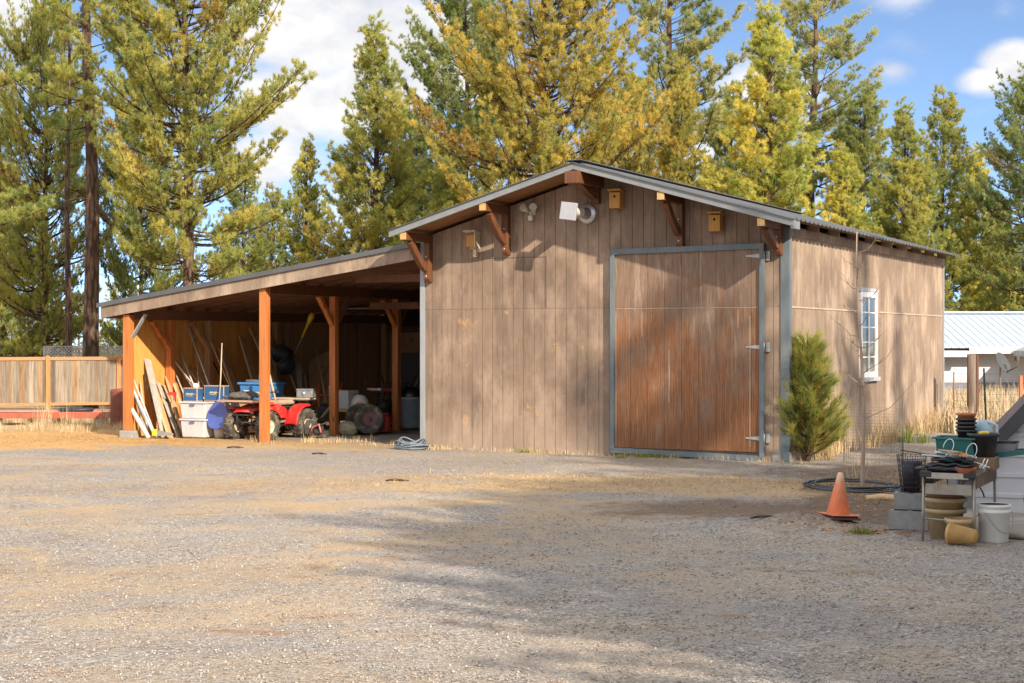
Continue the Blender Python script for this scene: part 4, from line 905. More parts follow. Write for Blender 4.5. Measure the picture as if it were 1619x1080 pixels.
# --- boards, poles and trim leaning on the left wall: foot out in the shed, top on the plywood
GREYW = wood('silvered_wood', (.33, .30, .26), (.52, .48, .42), None, 'z', 1)
TANW = wood('fresh_lumber', (.50, .32, .15), (.66, .46, .25), None, 'z', 1)
BRNW = wood('brown_lumber', (.46, .28, .15), (.62, .41, .24), None, 'z', 1)
WPOLE = pm('white_pole', (.50, .50, .48), .45, 0, .08, 9, .05); BPOLE = pm('blue_white_wrap', (.35, .50, .62), .45, 0, .3, 5, .1); BKP = BLACKP
def lean_item(name, label, cat, u0, v0, v1, h, wd, th, mat, tube=False, du=None, group=None, ztop=None):
    u1 = LU-.085+th/2+.02 if du is None else u0+du
    p0, p1 = B(u0, v0, zat(*B(u0, v0)[:2])+.0), B(u1, v1, h); base = p0.copy()
    p0, p1 = p0-base, p1-base; m = MB()
    if tube: m.tube([p0, p1], wd/2, 8)
    else: m.beam(p0, p1, wd, th, UX)
    o = m.build(name, mat, None, loc=base); tag(o, label, cat, group); return o
GRP = 'boards and poles leaning in the lean-to'
L_ = lean_item
L_('leaning_board', 'wide silver-grey board, tallest of those leaning near the front left post', 'board', -6.05, .25, .62, 1.52, .17, .04, GREYW, group=GRP)
L_('leaning_board', 'short yellow-orange board leaning right of the wide silver board', 'board', -5.86, .20, .85, .95, .19, .04, TANW, group=GRP)
L_('leaning_pole', 'thin pale stick leaning left of the wide silver board', 'pole', -6.35, .12, .40, 1.06, .04, .04, PALEW, True, group=GRP)
L_('leaning_pole', 'dark metal bar leaning against the wide silver board', 'pole', -6.15, .30, .52, 1.22, .035, .03, FRAME, True, group=GRP)
L_('white_downpipe', 'fat white pipe leaning just inside the front left post', 'pipe', -6.22, -.02, .05, .62, .095, .09, WPOLE, True, group=GRP)
L_('leaning_pole', 'blue and white wrapped pole leaning beside the fat white pipe', 'pole', -6.12, .06, .10, 1.05, .05, .05, BPOLE, True, group=GRP)
L_('leaning_pole', 'second white narrow pole behind the blue wrapped pole', 'pole', -6.18, .16, .14, 1.22, .035, .05, WPOLE, True, group=GRP)
L_('leaning_board', 'narrow grey lath leaning near the left post', 'board', -6.30, .08, .22, .88, .06, .02, GREYW, group=GRP)
L_('leaning_pole', 'black rod leaning right of the yellow-orange board', 'pole', -5.75, .42, 1.05, .98, .04, .04, BKP, True, group=GRP)
L_('leaning_board', 'reddish narrow board leaning behind the yellow-orange board', 'board', -5.95, .70, 1.22, 1.15, .09, .03, BRNW, group=GRP)
L_('leaning_board', 'pale narrow board left of the blue boxes', 'board', -5.85, .85, 1.36, 1.18, .06, .03, PALEW, group=GRP)
L_('leaning_pole', 'silver pole crossing behind the smaller blue box', 'pole', -5.55, 1.15, 1.62, 1.72, .035, .03, PMET, True, group=GRP)
L_('leaning_pole', 'second thinner silver pole behind the smaller blue box', 'pole', -5.35, 1.25, 1.55, 1.42, .03, .03, PMET, True, group=GRP)
L_('leaning_board', 'pale grey trim strip rising behind the larger blue box', 'board', -5.15, 1.1, 1.95, 2.15, .07, .02, pm('grey_strip', (.42, .40, .36), .6), group=GRP)
L_('leaning_pole', 'long white rod crossing over the grey trim strip', 'pole', -5.72, 1.0, 2.15, 1.95, .022, .03, WPOLE, True, group=GRP)
L_('leaning_pole', 'short silver rod right of the grey trim strip', 'pole', -5.25, 1.3, 2.10, 1.35, .03, .03, PMET, True, group=GRP)
L_('leaning_pole', 'dark iron bar standing by the second wall post', 'pole', -5.45, 2.1, 2.75, 1.45, .03, .03, FRAME, True, group=GRP)
L_('leaning_board', 'long brown plank with square end leaning behind the blue tote', 'board', -5.45, 2.9, 3.75, 1.95, .26, .04, BRNW, group=GRP)
L_('leaning_board', 'second long brown plank overlapping the first behind the blue tote', 'board', -5.20, 3.3, 4.45, 2.0, .22, .04, BRNW, group=GRP)
L_('leaning_board', 'short tan plank leaning low left of the blue tote', 'board', -5.50, 2.7, 3.3, 1.15, .20, .04, TANW, group=GRP)
L_('leaning_board', 'dark narrow plank left of the two long brown planks', 'board', -5.60, 2.4, 3.2, 1.15, .16, .04, DARKW, group=GRP)
L_('leaning_pole', 'pale metal tube left of the smaller blue box', 'pole', -5.75, 1.0, 1.45, 1.30, .03, .03, PMET, True, group=GRP)
L_('leaning_pole', 'pale metal tube crossing to the left above the smaller blue box', 'pole', -5.55, 1.75, 1.30, 1.62, .028, .03, PMET, True, group=GRP)
L_('leaning_board', 'tan lath directly behind the larger blue box', 'board', -5.35, 1.5, 2.0, 1.25, .05, .02, TANW, group=GRP)
L_('leaning_board', 'grey plank left of the cloudy bins, behind the black rod', 'board', -5.95, .55, .95, 1.05, .10, .03, GREYW, group=GRP)
L_('leaning_board', 'orange-tan lath between the red hand tool and the bins', 'board', -5.85, .65, 1.15, .98, .06, .03, TANW, group=GRP)
L_('leaning_board', 'third long plank, darker brown, right of the two long brown planks', 'board', -5.0, 3.8, 5.2, 1.75, .20, .04, PLYD, group=GRP)
L_('leaning_board', 'thin tan lath slanting up to the second wall post', 'board', -5.2, 1.9, 2.55, 2.05, .045, .02, TANW, group=GRP)
L_('leaning_board', 'broad tan plank, leftmost of the big planks behind the blue shovel', 'board', -5.55, 2.35, 3.0, 1.75, .24, .04, BRNW, group=GRP)
L_('leaning_board', 'tall tan plank reaching the beam, behind the blue tote', 'board', -5.15, 3.5, 4.1, 2.15, .20, .04, TANW, group=GRP)
L_('leaning_board', 'tan offcut standing low against the big planks', 'board', -5.3, 2.9, 3.4, .92, .17, .04, TANW, group=GRP)
# small tools by the left wall
t = thing('hand_drill', 'red hand tool lodged among the boards left of the blue boxes', 'tool', B(-6.25, .72, .80), ANG)
m = MB(); m.cbox((0, 0, .03), (.16, .06, .07), R(10)); m.tube([(.03, 0, 0), (.05, 0, -.10)], .022); m.build('body', REDP, t, bevel=.015); m = MB(); m.tube([(-.08, 0, .03), (-.16, -.02, .03)], .014); m.build('chuck', STEEL, t)
m = MB(); m.box(-.28, .28, -.03, .03, 0, .035, Matrix.Translation((0, 0, .0))); m.box(-.27, .27, .03, .09, 0, .02); o = m.build('low_bracket_rail', BLACKP, None, loc=B(-6.2, .30, .62), rz=ANG+R(70)); bpy.data.objects.remove(o)
t = thing('hand_saw', 'saw with yellow and black grips at the foot of the leaning boards', 'saw', B(-6.0, -.02, .03), ANG+R(10))
m = MB(); m.prism([(-.02, 0), (.34, .02), (.34, .06), (-.02, .12)], -.002, .002); m.build('blade', STEEL, t); m = MB(); m.box(-.13, -.02, -.015, .015, .0, .13); m.build('grip', pm('yellow_plastic', (.75, .52, .03), .45), t, bevel=.012)

# --- blue tote on a crate behind the quad bike
cr0 = B(UP(414, 2.05), 2.05, 0); t = thing('wooden_crate', 'brown plank crate under the blue tote behind the quad bike', 'crate', cr0, ANG)
for k in range(4): 
    m = MB(); m.box(-.38, .38, -.26, -.235, .03+.15*k, .155+.15*k); m.build('slat', BRNW, t)
m = MB(); m.box(-.37, -.345, -.234, .24, 0, .62); m.box(.345, .37, -.234, .24, 0, .62); m.box(-.345, .345, .215, .24, 0, .62); m.box(-.345, .345, -.234, .215, .59, .615); m.build('body', DARKW, t)
t = thing('blue_tote', 'bright blue plastic tote with white label behind the quad bike', 'tote', cr0+Vector((0, 0, .621)), ANG+R(3))
BT = pm('bright_blue_plastic', (.06, .23, .52), .4, 0, .15, 5, .05); m = MB()
m.add([(-.33, -.22, 0), (.33, -.22, 0), (.33, .22, 0), (-.33, .22, 0), (-.38, -.26, .38), (.38, -.26, .38), (.38, .26, .38), (-.38, .26, .38)], BF); m.build('tub', BT, t, bevel=.02)
m = MB(); m.box(-.41, .41, -.29, .29, .381, .43); m.build('lid', BT, t, bevel=.012)
m = MB(); m.cbox((-.20, -.262, .19), (.15, .006, .15), 0, R(-6)); m.build('label', pm('dirty_label', (.62, .56, .45), .7), t)
o = MB().box(-.17, .17, -.12, .12, 0, .05).build('paper_box', pm('pale_card', (.50, .48, .44), .7), None, loc=cr0+Vector((-.12, 0, 1.053)), rz=ANG, bevel=.006); tag(o, 'flat pale carton lying on the blue tote lid', 'box')
t = thing('clear_jar', 'clear jar standing on the pale carton above the blue tote', 'jar', cr0+Vector((-.02, 0, 1.104)), 0)
m = MB(); m.lathe([(0, 0), (.045, 0), (.045, .09), (.03, .11), (0, .11)], 14); m.build('glass', CLEAR, t); m = MB(); m.lathe([(0, .111), (.036, .111), (.036, .135), (0, .135)], 14); m.build('lid', STEEL, t)
o = MB().tube([(0, 0, 0), (-.20, .12, .75)], .022, 8).build('pale_stick', PALEW, None, loc=B(UP(436, 1.3), 1.3, .70)); tag(o, 'pale stick standing on the quad bike seat in front of the blue tote', 'stick')

# --- hung up and stood along the back
t = thing('string_trimmer', 'yellow-handled tool hanging from the lean-to rafters', 'trimmer', B(UP(490, 4.4), 4.4, 2.36), ANG, None); t.rotation_euler = (0, R(28), ANG)
YP = pm('yellow_plastic', (.75, .52, .03), .45); m = MB(); m.lathe([(0, .16), (.045, .15), (.07, .08), (.06, .0), (.03, -.15), (.022, -.45), (0, -.45)], 16); m.build('handle', YP, t)
m = MB(); m.tube([(0, 0, -.45), (0, 0, -.85)], .012); m.build('shaft', STEEL, t); m = MB(); m.tube([(0, 0, .16), (-.08, 0, .34)], .006); m.build('hook', FRAME, t)
t = thing('hanging_tubs', 'black bucket and round black pan hanging together on the left wall', 'black bucket', B(UP(452, 4.6), 4.6, 1.36), ANG)
m = MB(); m.lathe([(0, -.14), (.17, -.14), (.21, .16), (.20, .16), (.16, -.12), (0, -.12)], 22, Matrix.Rotation(R(80), 4, 'X')); m.build('bucket', BLACKP, t, loc=(-.06, 0, .22)); m = MB(); m.lathe([(0, 0), (.19, .0), (.21, .09), (.20, .09), (.18, .02), (0, .02)], 22, Matrix.Rotation(R(78), 4, 'X')); m.build('pan', BLACKP, t, loc=(.14, -.12, -.04))
m = MB(); m.tube([(-.06, 0, .35), (-.08, .05, 1.1)], .006); m.tube([(.10, 0, .35), (.12, .05, 1.1)], .006); m.build('cord', FRAME, t)
def stand(name, label, cat, u0, v0, u1, v1, h, wd, th, mat, tube=False, z0=None, up=None):
    p0 = B(u0, v0, 0 if z0 is None else z0); p1 = B(u1, v1, h)-p0; m = MB()
    m.tube([(0, 0, 0), p1], wd/2, 8) if tube else m.beam((0, 0, 0), p1, wd, th, up or VX)
    o = m.build(name, mat, None, loc=p0); return tag(o, label, cat, GRP)
stand('leaning_board', 'pale grey board leaning at the back behind the grey metal box', 'board', UP(481, 5.2), 5.2, UP(471, 5.9), 5.9, 1.35, .15, .03, GREYW)
stand('leaning_board', 'narrow pale lath right of the pale grey board at the back', 'board', UP(490, 5.2), 5.2, UP(482, 5.9), 5.9, 1.10, .05, .03, PALEW)
stand('leaning_board', 'dark brown sheet of board leaning at the back of the lean-to', 'board', UP(508, 5.6), 5.6, UP(504, 6.3), 6.3, 1.55, .62, .02, PLYD)
stand('leaning_pole', 'brown pole crossing the dark brown sheet', 'pole', UP(522, 5.0), 5.0, UP(500, 5.7), 5.7, 1.75, .04, .04, BRNW, True)
t = thing('garden_tiller', 'old garden tiller with orange handlebar beside the quad bike', 'tiller', B(UP(511, 2.95), 2.95), ANG+R(25))
m = MB(); m.cbox((0, .1, .34), (.30, .30, .24)); m.cbox((0, .1, .50), (.2, .22, .08)); m.lathe([(0, 0), (.09, 0), (.08, .05), (0, .06)], 16, Matrix.Translation((0, .1, .54))); m.build('engine', FRAME, t, bevel=.02)
m = MB(); m.prism([(-.34, .24), (.30, .24), (.24, .36), (-.2, .40)], -.28, -.02); m.build('tine_guard', FRAME, t, bevel=.01)
for k in range(4):
    m = MB()
    for a in range(4):
        an = R(90*a+22*k); c_, s_ = math.cos(an), math.sin(an); m.beam((-.24+.16*k, -.15, .16), (-.24+.16*k, -.15+.15*c_, .16+.15*s_), .035, .008, (1, 0, 0)); m.beam((-.24+.16*k, -.15+.14*c_, .16+.14*s_), (-.19+.16*k, -.15+.15*c_-.05*s_, .16+.15*s_+.05*c_), .03, .008, (1, 0, 0))
    m.build('tine', STEEL, t)
for s_ in (-1, 1): wheel(t, 'wheel', (s_*.24, .34, .17), .17, .09, .08, False, STEEL)
ORG = pm('orange_red_paint', (.55, .12, .05), .5, 0, .2, 8, .1)
m = MB(); m.tube([(-.12, .25, .36), (-.22, .7, .75), (-.25, .98, .98), (-.25, 1.15, 1.0)], .017); m.tube([(.12, .25, .36), (.22, .7, .75), (.25, .98, .98), (.25, 1.15, 1.0)], .017); m.tube([(-.22, .7, .75), (.22, .7, .75)], .014); m.build('handlebar', ORG, t)
m = MB(); m.beam((.02, -.30, .32), (.30, -.62, .62), .05, .025); m.tube([(.30, -.62, .62), (.22, -.60, .98)], .02); m.build('drag_bar', PALEW, t)
t = thing('metal_scrap', 'low tangle of grey and red machine parts left of the third post', 'machine parts', B(UP(503, 1.6), 1.6), ANG)
m = MB(); m.cbox((0, 0, .09), (.46, .30, .12), R(20), 0, R(8)); m.lathe([(0, 0), (.11, 0), (.11, .06), (0, .06)], 16, Matrix.Translation((.10, -.10, .16)) @ Matrix.Rotation(R(70), 4, 'X')); m.tube([(-.25, -.1, .06), (.1, -.18, .22), (.28, -.1, .30)], .02); m.build('housing', FRAME, t, bevel=.02)
m = MB(); m.tube([(-.06, -.20, .05), (.02, -.22, .20), (.16, -.2, .26), (.20, -.2, .10)], .02); m.build('lever', pm('pink_red_paint', (.45, .16, .15), .5), t)
m = MB(); m.beam((-.34, -.05, .04), (-.10, -.14, .34), .14, .012); m.build('plate', STEEL, t)
# bench, white box and helmet-like case, sack, tyre, fuel can, mower, bin
t = thing('work_bench', 'low dark wooden bench behind the third post holding a white box', 'bench', B(UP(552, 3.45), 3.45), ANG)
m = MB(); m.box(-.55, .45, -.3, .3, .42, .48); m.build('bench_top', BRNW, t)
for sx in (-.5, .40):
    for sy in (-.24, .24): m = MB(); m.box(sx-.04, sx+.04, sy-.04, sy+.04, -.05, .419); m.build('leg', DARKW, t)
o = MB().box(-.28, .20, -.2, .2, 0, .38).build('white_box', pm('grey_white_box', (.50, .52, .52), .6, 0, .1, 6), None, loc=B(UP(546, 3.45), 3.45, .481), rz=ANG, bevel=.012); tag(o, 'plain grey-white box on the low dark bench behind the third post', 'box')
m = MB(); m.lathe([(0, .30), (.10, .28), (.17, .19), (.19, .06), (.17, 0), (0, 0)], 20); o = m.build('white_shell', pm('white_red_shell', (.66, .64, .60), .4, 0, .1, 6, .05, 60, (1, 1, 1), (.5, .1, .08), .8), None, loc=B(UP(569, 3.35), 3.35, .481), rz=ANG); tag(o, 'rounded white plastic case with red marks beside the white box', 'case')
m = MB(); pr = [(0, 0), (.17, .0), (.20, .10), (.19, .24), (.10, .31), (0, .32)]; m.lathe(pr, 20); o = m.build('grey_sack', pm('striped_sack', (.34, .30, .22), .9, 0, .5, 7, .6, 30, (1, .3, 2)), None, loc=B(UP(550, 2.6), 2.6, -.02), rz=ANG+R(15), sub=1); o.scale = (1.15, .9, .9); tag(o, 'lumpy grey-tan sack on the ground right of the third post', 'sack')
t = thing('spare_tyre', 'worn tyre with dark hub leaning among the clutter right of the third post', 'tyre', B(UP(584, 2.75), 2.75, .30), ANG)
wheel(t, 'wheel', (0, 0, .0), .31, .21, .17, False, pm('dull_red_rim', (.12, .06, .06), .6), rot=(0, R(-14), R(-62)))
t2 = thing('spare_tyre', 'second tyre standing half hidden behind the leaning worn tyre', 'tyre', B(UP(570, 3.0), 3.0, .30), ANG); wheel(t2, 'wheel', (0, 0, 0), .31, .2, .17, False, pm('dull_red_rim', (.12, .06, .06), .6), rot=(0, R(-8), R(-65)))
t = thing('fuel_can', 'red fuel can with pale cap left of the fourth post', 'fuel can', B(UP(606, 3.6), 3.6), ANG+R(10))
m = MB(); m.box(-.14, .14, -.10, .10, 0, .33); m.build('can', REDP, t, bevel=.035); m = MB(); m.tube([(-.05, 0, .32), (-.05, 0, .36), (-.10, 0, .44)], .022); m.build('spout', WPOLE, t); m = MB(); m.tube([(.09, 0, .32), (.09, 0, .38), (-.02, 0, .38), (-.02, 0, .32)], .016); m.build('handle', REDP, t)
t = thing('lawn_mower', 'dark red lawn mower with silver strip standing before the back wall', 'lawn mower', B(UP(607, 5.5), 5.5), ANG)
MAR = pm('maroon_paint', (.16, .02, .035), .4); m = MB(); m.lathe([(.42, .10), (.44, .16), (.38, .28), (.2, .33), (0, .33)], 24); m.build('deck', MAR, t)
m = MB(); m.lathe([(0, .33), (.17, .33), (.18, .5), (.13, .58), (0, .6)], 20); m.build('engine', FRAME, t)
m = MB(); m.box(-.36, .36, -.22, .1, .74, .88); m.build('cowl', MAR, t, bevel=.05); m = MB(); m.box(-.30, .12, -.228, -.221, .80, .85); m.build('strip', pm('chrome', (.6, .6, .6), .25, .8), t)
m = MB(); m.tube([(-.2, .2, .3), (-.26, .55, .95), (.26, .55, .95), (.2, .2, .3)], .016); m.tube([(-.15, 0, .55), (-.15, 0, .76)], .03); m.tube([(.15, 0, .55), (.15, 0, .76)], .03); m.build('handlebar', FRAME, t)
for sx in (-1, 1):
    for sy in (-1, 1): wheel(t, 'wheel', (sx*.36, sy*.30, .12), .12, .06, .06, False, STEEL)
t = thing('hand_truck', 'black hand truck leaning back behind the worn tyre', 'hand truck', B(UP(583, 4.1), 4.1), ANG+R(10))
m = MB()
for s_ in (-1, 1): m.tube([(s_*.2, 0, .1), (s_*.2, .15, .6), (s_*.2, .32, 1.05), (s_*.12, .40, 1.16)], .022)
for z, y in ((.2, .03), (.5, .12), (.8, .22)): m.tube([(-.2, y, z), (.2, y, z)], .018)
m.build('frame', FRAME, t); m = MB(); m.box(-.24, .24, -.25, .02, .02, .035); m.build('toe_plate', FRAME, t)
for s_ in (-1, 1): wheel(t, 'wheel', (s_*.28, .08, .13), .13, .07, .06, False, STEEL)
t = thing('trash_bin', 'round grey-blue trash bin standing against the barn corner', 'trash bin', B(UP(650, 5.15), 5.15), ANG)
BIN = pm('grey_blue_bin', (.20, .25, .29), .5, 0, .15, 5, .1); m = MB(); m.lathe([(0, 0), (.25, 0), (.27, .05), (.31, .62), (.33, .63), (.33, .68), (.30, .68), (.26, .06), (0, .05)], 28); m.build('barrel', BIN, t)
for s_ in (-1, 1): m = MB(); m.tube([(s_*.31, -.09, .56), (s_*.37, -.08, .55), (s_*.37, .08, .55), (s_*.31, .09, .56)], .014); m.build('handle', BIN, t)
t = thing('rubbish_bag', 'black bags and dark pipe sticking out of the grey-blue bin', 'rubbish bag', B(UP(650, 5.15), 5.15, .60), ANG)
m = MB(); m.lathe([(0, 0), (.24, .0), (.27, .10), (.22, .22), (.10, .30), (0, .31)], 14); o = m.build('bag', pm('black_film', (.012, .013, .016), .3, 0, .3, 6, 1., 12), t, sub=1); m = MB(); m.tube([(-.05, .05, .1), (.25, .05, .62)], .05); m.tube([(-.15, .0, .1), (.05, .1, .55)], .03); m.build('pipe', FRAME, t)
t = thing('tall_cabinet', 'tall black cabinet in the dark corner behind the grey-blue bin', 'cabinet', B(UP(657, 6.4), 6.4), ANG)
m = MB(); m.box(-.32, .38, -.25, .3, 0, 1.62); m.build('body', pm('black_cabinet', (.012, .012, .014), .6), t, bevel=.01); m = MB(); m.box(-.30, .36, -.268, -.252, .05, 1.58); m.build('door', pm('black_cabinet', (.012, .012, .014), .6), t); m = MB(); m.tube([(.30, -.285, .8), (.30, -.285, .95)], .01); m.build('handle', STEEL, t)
o = MB().box(-.85, .85, -.06, .06, 0, .03).build('stored_plank', PALEW, None, loc=B(UP(592, 6.64), 6.64, 2.625), rz=ANG+R(12)); tag(o, 'pale plank stored up on the crossbar under the lean-to roof', 'plank')
# hose heap at the barn corner
HOSE = pm('blue_grey_hose', (.15, .185, .23), .5, 0, .2, 9, .05)
def coil(name, label, c, r0, r1, turns, h, mat, rad, sq=1., seed=1, cat='hose', rz=0):
    rb_ = random.Random(seed); pts = []; N_ = int(turns*26); ph = [rb_.uniform(0, 6.28) for _ in range(8)]
    for i in range(N_):
        t_ = i/N_; a = t_*turns*2*math.pi; k = int(t_*turns); r = r0+(r1-r0)*t_+.05*r0*math.sin(a*.37+ph[0])+.06*r1*math.sin(a*.51+ph[1]); ox, oy = .10*r0*math.sin(.23*a+ph[2]), .10*r0*math.cos(.29*a+ph[3])
        pts.append((ox+r*math.cos(a), (oy+r*math.sin(a))*sq, rad+h*t_*(.5+.5*math.sin(a*1.1+ph[4])**2)))
    o = MB().tube(pts, rad, 8).build(name, mat, None, loc=c, rz=rz); return tag(o, label, cat)
c_ = B(-.0, -.36); coil('garden_hose', 'blue-grey garden hose heaped in a coil at the left barn corner', (c_.x, c_.y, zat(c_.x, c_.y)), .30, .22, 7.5, .20, HOSE, .013, .8, 3)
# ---------------------------------------------------------------- right-hand side of the yard
def on(x, y, z=0): return (x, y, zat(x, y)+z)
# traffic cone
p = G(1325, 826); t = thing('traffic_cone', 'faded orange traffic cone on a dark square base near the bare sapling', 'traffic cone', on(p.x, p.y), R(20)); t.rotation_euler = (R(1), R(3), R(20)); t.scale = (.94, .94, .94)
q = NT('faded_cone_orange'); z_ = q.n('SeparateXYZ', Vector=q.tc.outputs['Object']).outputs[2]; nn = q.noise(7, None, 5)
cc = q.mix(q.sm(q.math('ADD', z_, q.math('MULTIPLY', nn, .14)), .36, .60), q.ramp(nn, [(.3, (.55, .115, .035)), (.7, (.72, .20, .07))]), (.70, .45, .30)); cc = q.mix(q.math('MULTIPLY', q.sm(q.noise(5, q.coord((1, 1, .5), (3, 1, 2)), 7, .7), .52, .66), .55), cc, (.30, .17, .11))
CONE = q.done(cc, .6, 0, q.bump(q.noise(30), .1, .005))
m = MB(); m.lathe([(.135, .045), (.130, .06), (.032, .50), (.022, .515), (.016, .515), (.11, .06)], 28); m.build('cone', CONE, t)
m = MB(); m.box(-.185, .185, -.185, .185, .0, .022); m.box(-.16, .16, -.16, .16, .022, .045); m.build('base', pm('cone_base_dark', (.085, .05, .04), .8, 0, .3, 12, .2), t, bevel=.012)
m = MB(); m.box(-.18, .18, -.18, .18, .045, .052); m.build('skirt', pm('cone_skirt', (.52, .16, .09), .65), t, bevel=.003)
# bare sapling
p = G(1363, 776); rs = random.Random(8); t = thing('bare_sapling', 'thin bare young tree with leafless twigs standing in the hose ring', 'sapling', on(p.x, p.y), 0)
TW = pm('sapling_bark', (.34, .26, .20), .85, 0, .25, 14, .3, 60, (1, 1, .3))
hs_ = 3.28; tp = [Vector((.035*math.sin(z*1.7)-.012*z, .02*math.sin(z*2.3), z)) for z in [hs_*i/22 for i in range(23)]]; tp[0].z = -.1
m = MB(); m.tube(tp, [.023*(1-i/23)**.7+.004 for i in range(23)], 10); tk = m.build('trunk', TW, t)
for i in range(19):
    z = 1.0+2.15*(i/19); k = min(21, int(z/hs_*22)); b0 = tp[k]; az = i*2.4+rs.uniform(-.4, .4); ln = (.60-.13*z)*(.6+.7*rs.random())+.06
    pts = [b0+Vector((math.cos(az)*ln*s, math.sin(az)*ln*s, ln*(.25*s+.55*s*s)+.02*math.sin(9*s+i))) for s in (0, .25, .5, .75, 1)]
    m = MB(); m.tube(pts, [.007, .0055, .0042, .003, .002], 6)
    for s_ in (1, -1):
        if ln > .25: m.tube([pts[2], pts[2]+Vector((math.cos(az+s_*.7)*ln*.3, math.sin(az+s_*.7)*ln*.3, ln*.25))], [.004, .002], 5)
    m.build('branch', TW, tk if False else t)
# long black hose laid in wide rings round the sapling
HB = pm('black_hose', (.035, .042, .05), .5, 0, .3, 8, .1)
coil('irrigation_hose', 'dark irrigation hose lying in wide flat rings round the bare sapling', on(p.x-.08, p.y+.25, .01), .62, .50, 5.0, .05, HB, .013, 1.25, 9, 'hose')
# young pine by the barn corner
def young_pine():
    rg = np.random.default_rng(12); P, Dr, S, T, lines = [], [], [], [], []; Ht = 1.98
    for k in range(19):
        z = .08+(Ht-.30)*(k/19)**.95; tt = z/Ht
        for j in range(8):
            az = 6.28*(j/8+rg.random()*.18)+k*1.3; L = .55*(1-tt)**.68*(.6+.65*rg.random())+.07; el = R(22+40*tt); hd = np.array([math.cos(az), math.sin(az), 0]); s = np.linspace(0, 1, 5)
            pts = np.array([0, 0, z])+hd*(np.cos(el)*s*L)[:, None]+np.array([0, 0, 1])*(np.sin(el)*s*L+.16*s**2*L)[:, None]; lines.append((pts, .013*(1-.6*s)))
            for f in np.linspace(.22, 1, max(3, int(L*11))):
                pp = np.array([np.interp(f, s, pts[:, i]) for i in range(3)])+rg.normal(size=3)*.012; d = hd*.8+np.array([0, 0, .65+.3*f])+rg.normal(size=3)*.22; P.append(pp); Dr.append(d/np.linalg.norm(d)); S.append(.09); T.append(1.5 if rg.random() < .05+.20*(f < .5) else rg.random()*1.1)
    P.append(np.array([0, 0, Ht-.12])); Dr.append(np.array([0, 0, 1.])); S.append(.16); T.append(.6)
    zz = np.linspace(-.1, Ht, 9); lines.append((np.column_stack([zz*0, zz*0, zz]), .035*(1-zz/Ht)**.8+.010))
    tv, tf = tubes_np(lines, 6); nv, nf, nt = needles(np.array(P), np.array(Dr), np.array(S), rg, 38, .19, .0075, (.15, 1.0), np.array(T)); return tv, tf, nv, nf, nt
p = G(1277, 727); g = young_pine(); t = thing('young_pine', 'bushy young pine with long needles at the right front barn corner', 'young pine', on(p.x, p.y), 0)
soup('trunk', g[0], g[1], BARK, t, smooth=True); o = soup('crown', g[2], g[3], NEEDLE, t, g[4]); o.color = (.40, .40, .155, 1)
# concrete block at the barn corner
p = G(1238, 727); o = MB().box(-.15, .15, -.1, .1, -.03, .15).build('concrete_block', CONC, None, loc=on(p.x, p.y), rz=ANG, bevel=.008); tag(o, 'small grey concrete block on the ground beside the right front barn corner', 'concrete block')
# wire ring (rabbit guard) behind the sapling
p = G(1380, 728); t = thing('wire_ring', 'knee-high round wire mesh guard near the side wall', 'wire guard', on(p.x, p.y), 0); WIRE = pm('wire', (.12, .11, .10), .6, .3)
m = MB(); rr, hh = .46, .82
for k in range(17): m.tube([(rr*math.cos(a), rr*math.sin(a), .02+hh*k/16) for a in [2*math.pi*i/32 for i in range(32)]], .0012, 4, closed=True)
for k in range(48): a = 2*math.pi*k/48; m.tube([(rr*math.cos(a), rr*math.sin(a), 0), (rr*math.cos(a), rr*math.sin(a), hh+.02)], .0012, 4)
m.build('mesh_ring', WIRE, t); m = MB(); m.tube([(rr+.02, 0, -.1), (rr+.02, .0, 1.15)], .008); m.build('stake', WIRE, t)

# ---- the work table and what stands on and under it
TA = math.atan2(-.44, .90); T0 = Vector((3.95, 15.13, 0)); te1 = Vector((math.cos(TA), math.sin(TA), 0)); te2 = Vector((-te1.y, te1.x, 0))
def TT(a, b, z=0): return T0+te1*a+te2*b+Vector((0, 0, z))
ST = pm('worn_table_steel', (.33, .31, .27), .45, .6, .25, 7, .1, 60, (1, 1, 1), (.22, .13, .08), .5)
tb = thing('work_table', 'rusty light metal folding table crowded with plant pots and trays', 'table', (T0.x, T0.y, zat(T0.x, T0.y)), TA)
TZ = .655; tw, tl_ = .47, 1.28
m = MB(); m.box(-.03, tw+.03, -.04, tl_+.05, TZ-.02, TZ); m.build('table_top', pm('table_top_board', (.16, .12, .09), .7), tb, bevel=.004)
m = MB(); m.box(.04, tw-.04, -.062, -.042, TZ-.045, TZ+.01); m.build('rail', pm('grey_beige_metal', (.42, .39, .34), .5, .3), tb); m = MB(); m.box(.02, tw-.02, .0, .016, TZ-.20, TZ-.10); m.build('rail', ST, tb)
m = MB(); m.box(tw, tw+.016, .05, tl_-.05, TZ-.14, TZ-.02); m.build('apron', pm('brown_metal', (.16, .10, .065), .6, .2), tb); m = MB(); m.box(-.016, 0, .05, tl_-.05, TZ-.14, TZ-.02); m.build('apron', pm('brown_metal', (.16, .10, .065), .6, .2), tb)
for a_, b_ in ((.0, .01), (tw, .01), (.0, tl_-.10), (tw, tl_-.10)):
    m = MB(); m.tube([(a_+(.006 if a_ else -.006), b_-(.02 if b_ < .5 else -.02), -.04), (a_, b_, TZ-.021)], .0135, 10); m.build('leg', ST, tb)
m = MB(); m.tube([(0, -.005, .22), (tw, -.005, .20)], .008); m.build('stretcher', ST, tb); m = MB(); m.tube([(tw, .01, .25), (tw, tl_-.1, .25)], .008); m.build('stretcher', ST, tb)
for a_ in (-.015, tw-.075):
    m = MB(); m.cbox((a_+.045, -.052, TZ-.005), (.11, .04, .055)); m.build('corner_clip', BLACKP, tb, bevel=.006)
tz0 = zat(T0.x, T0.y)
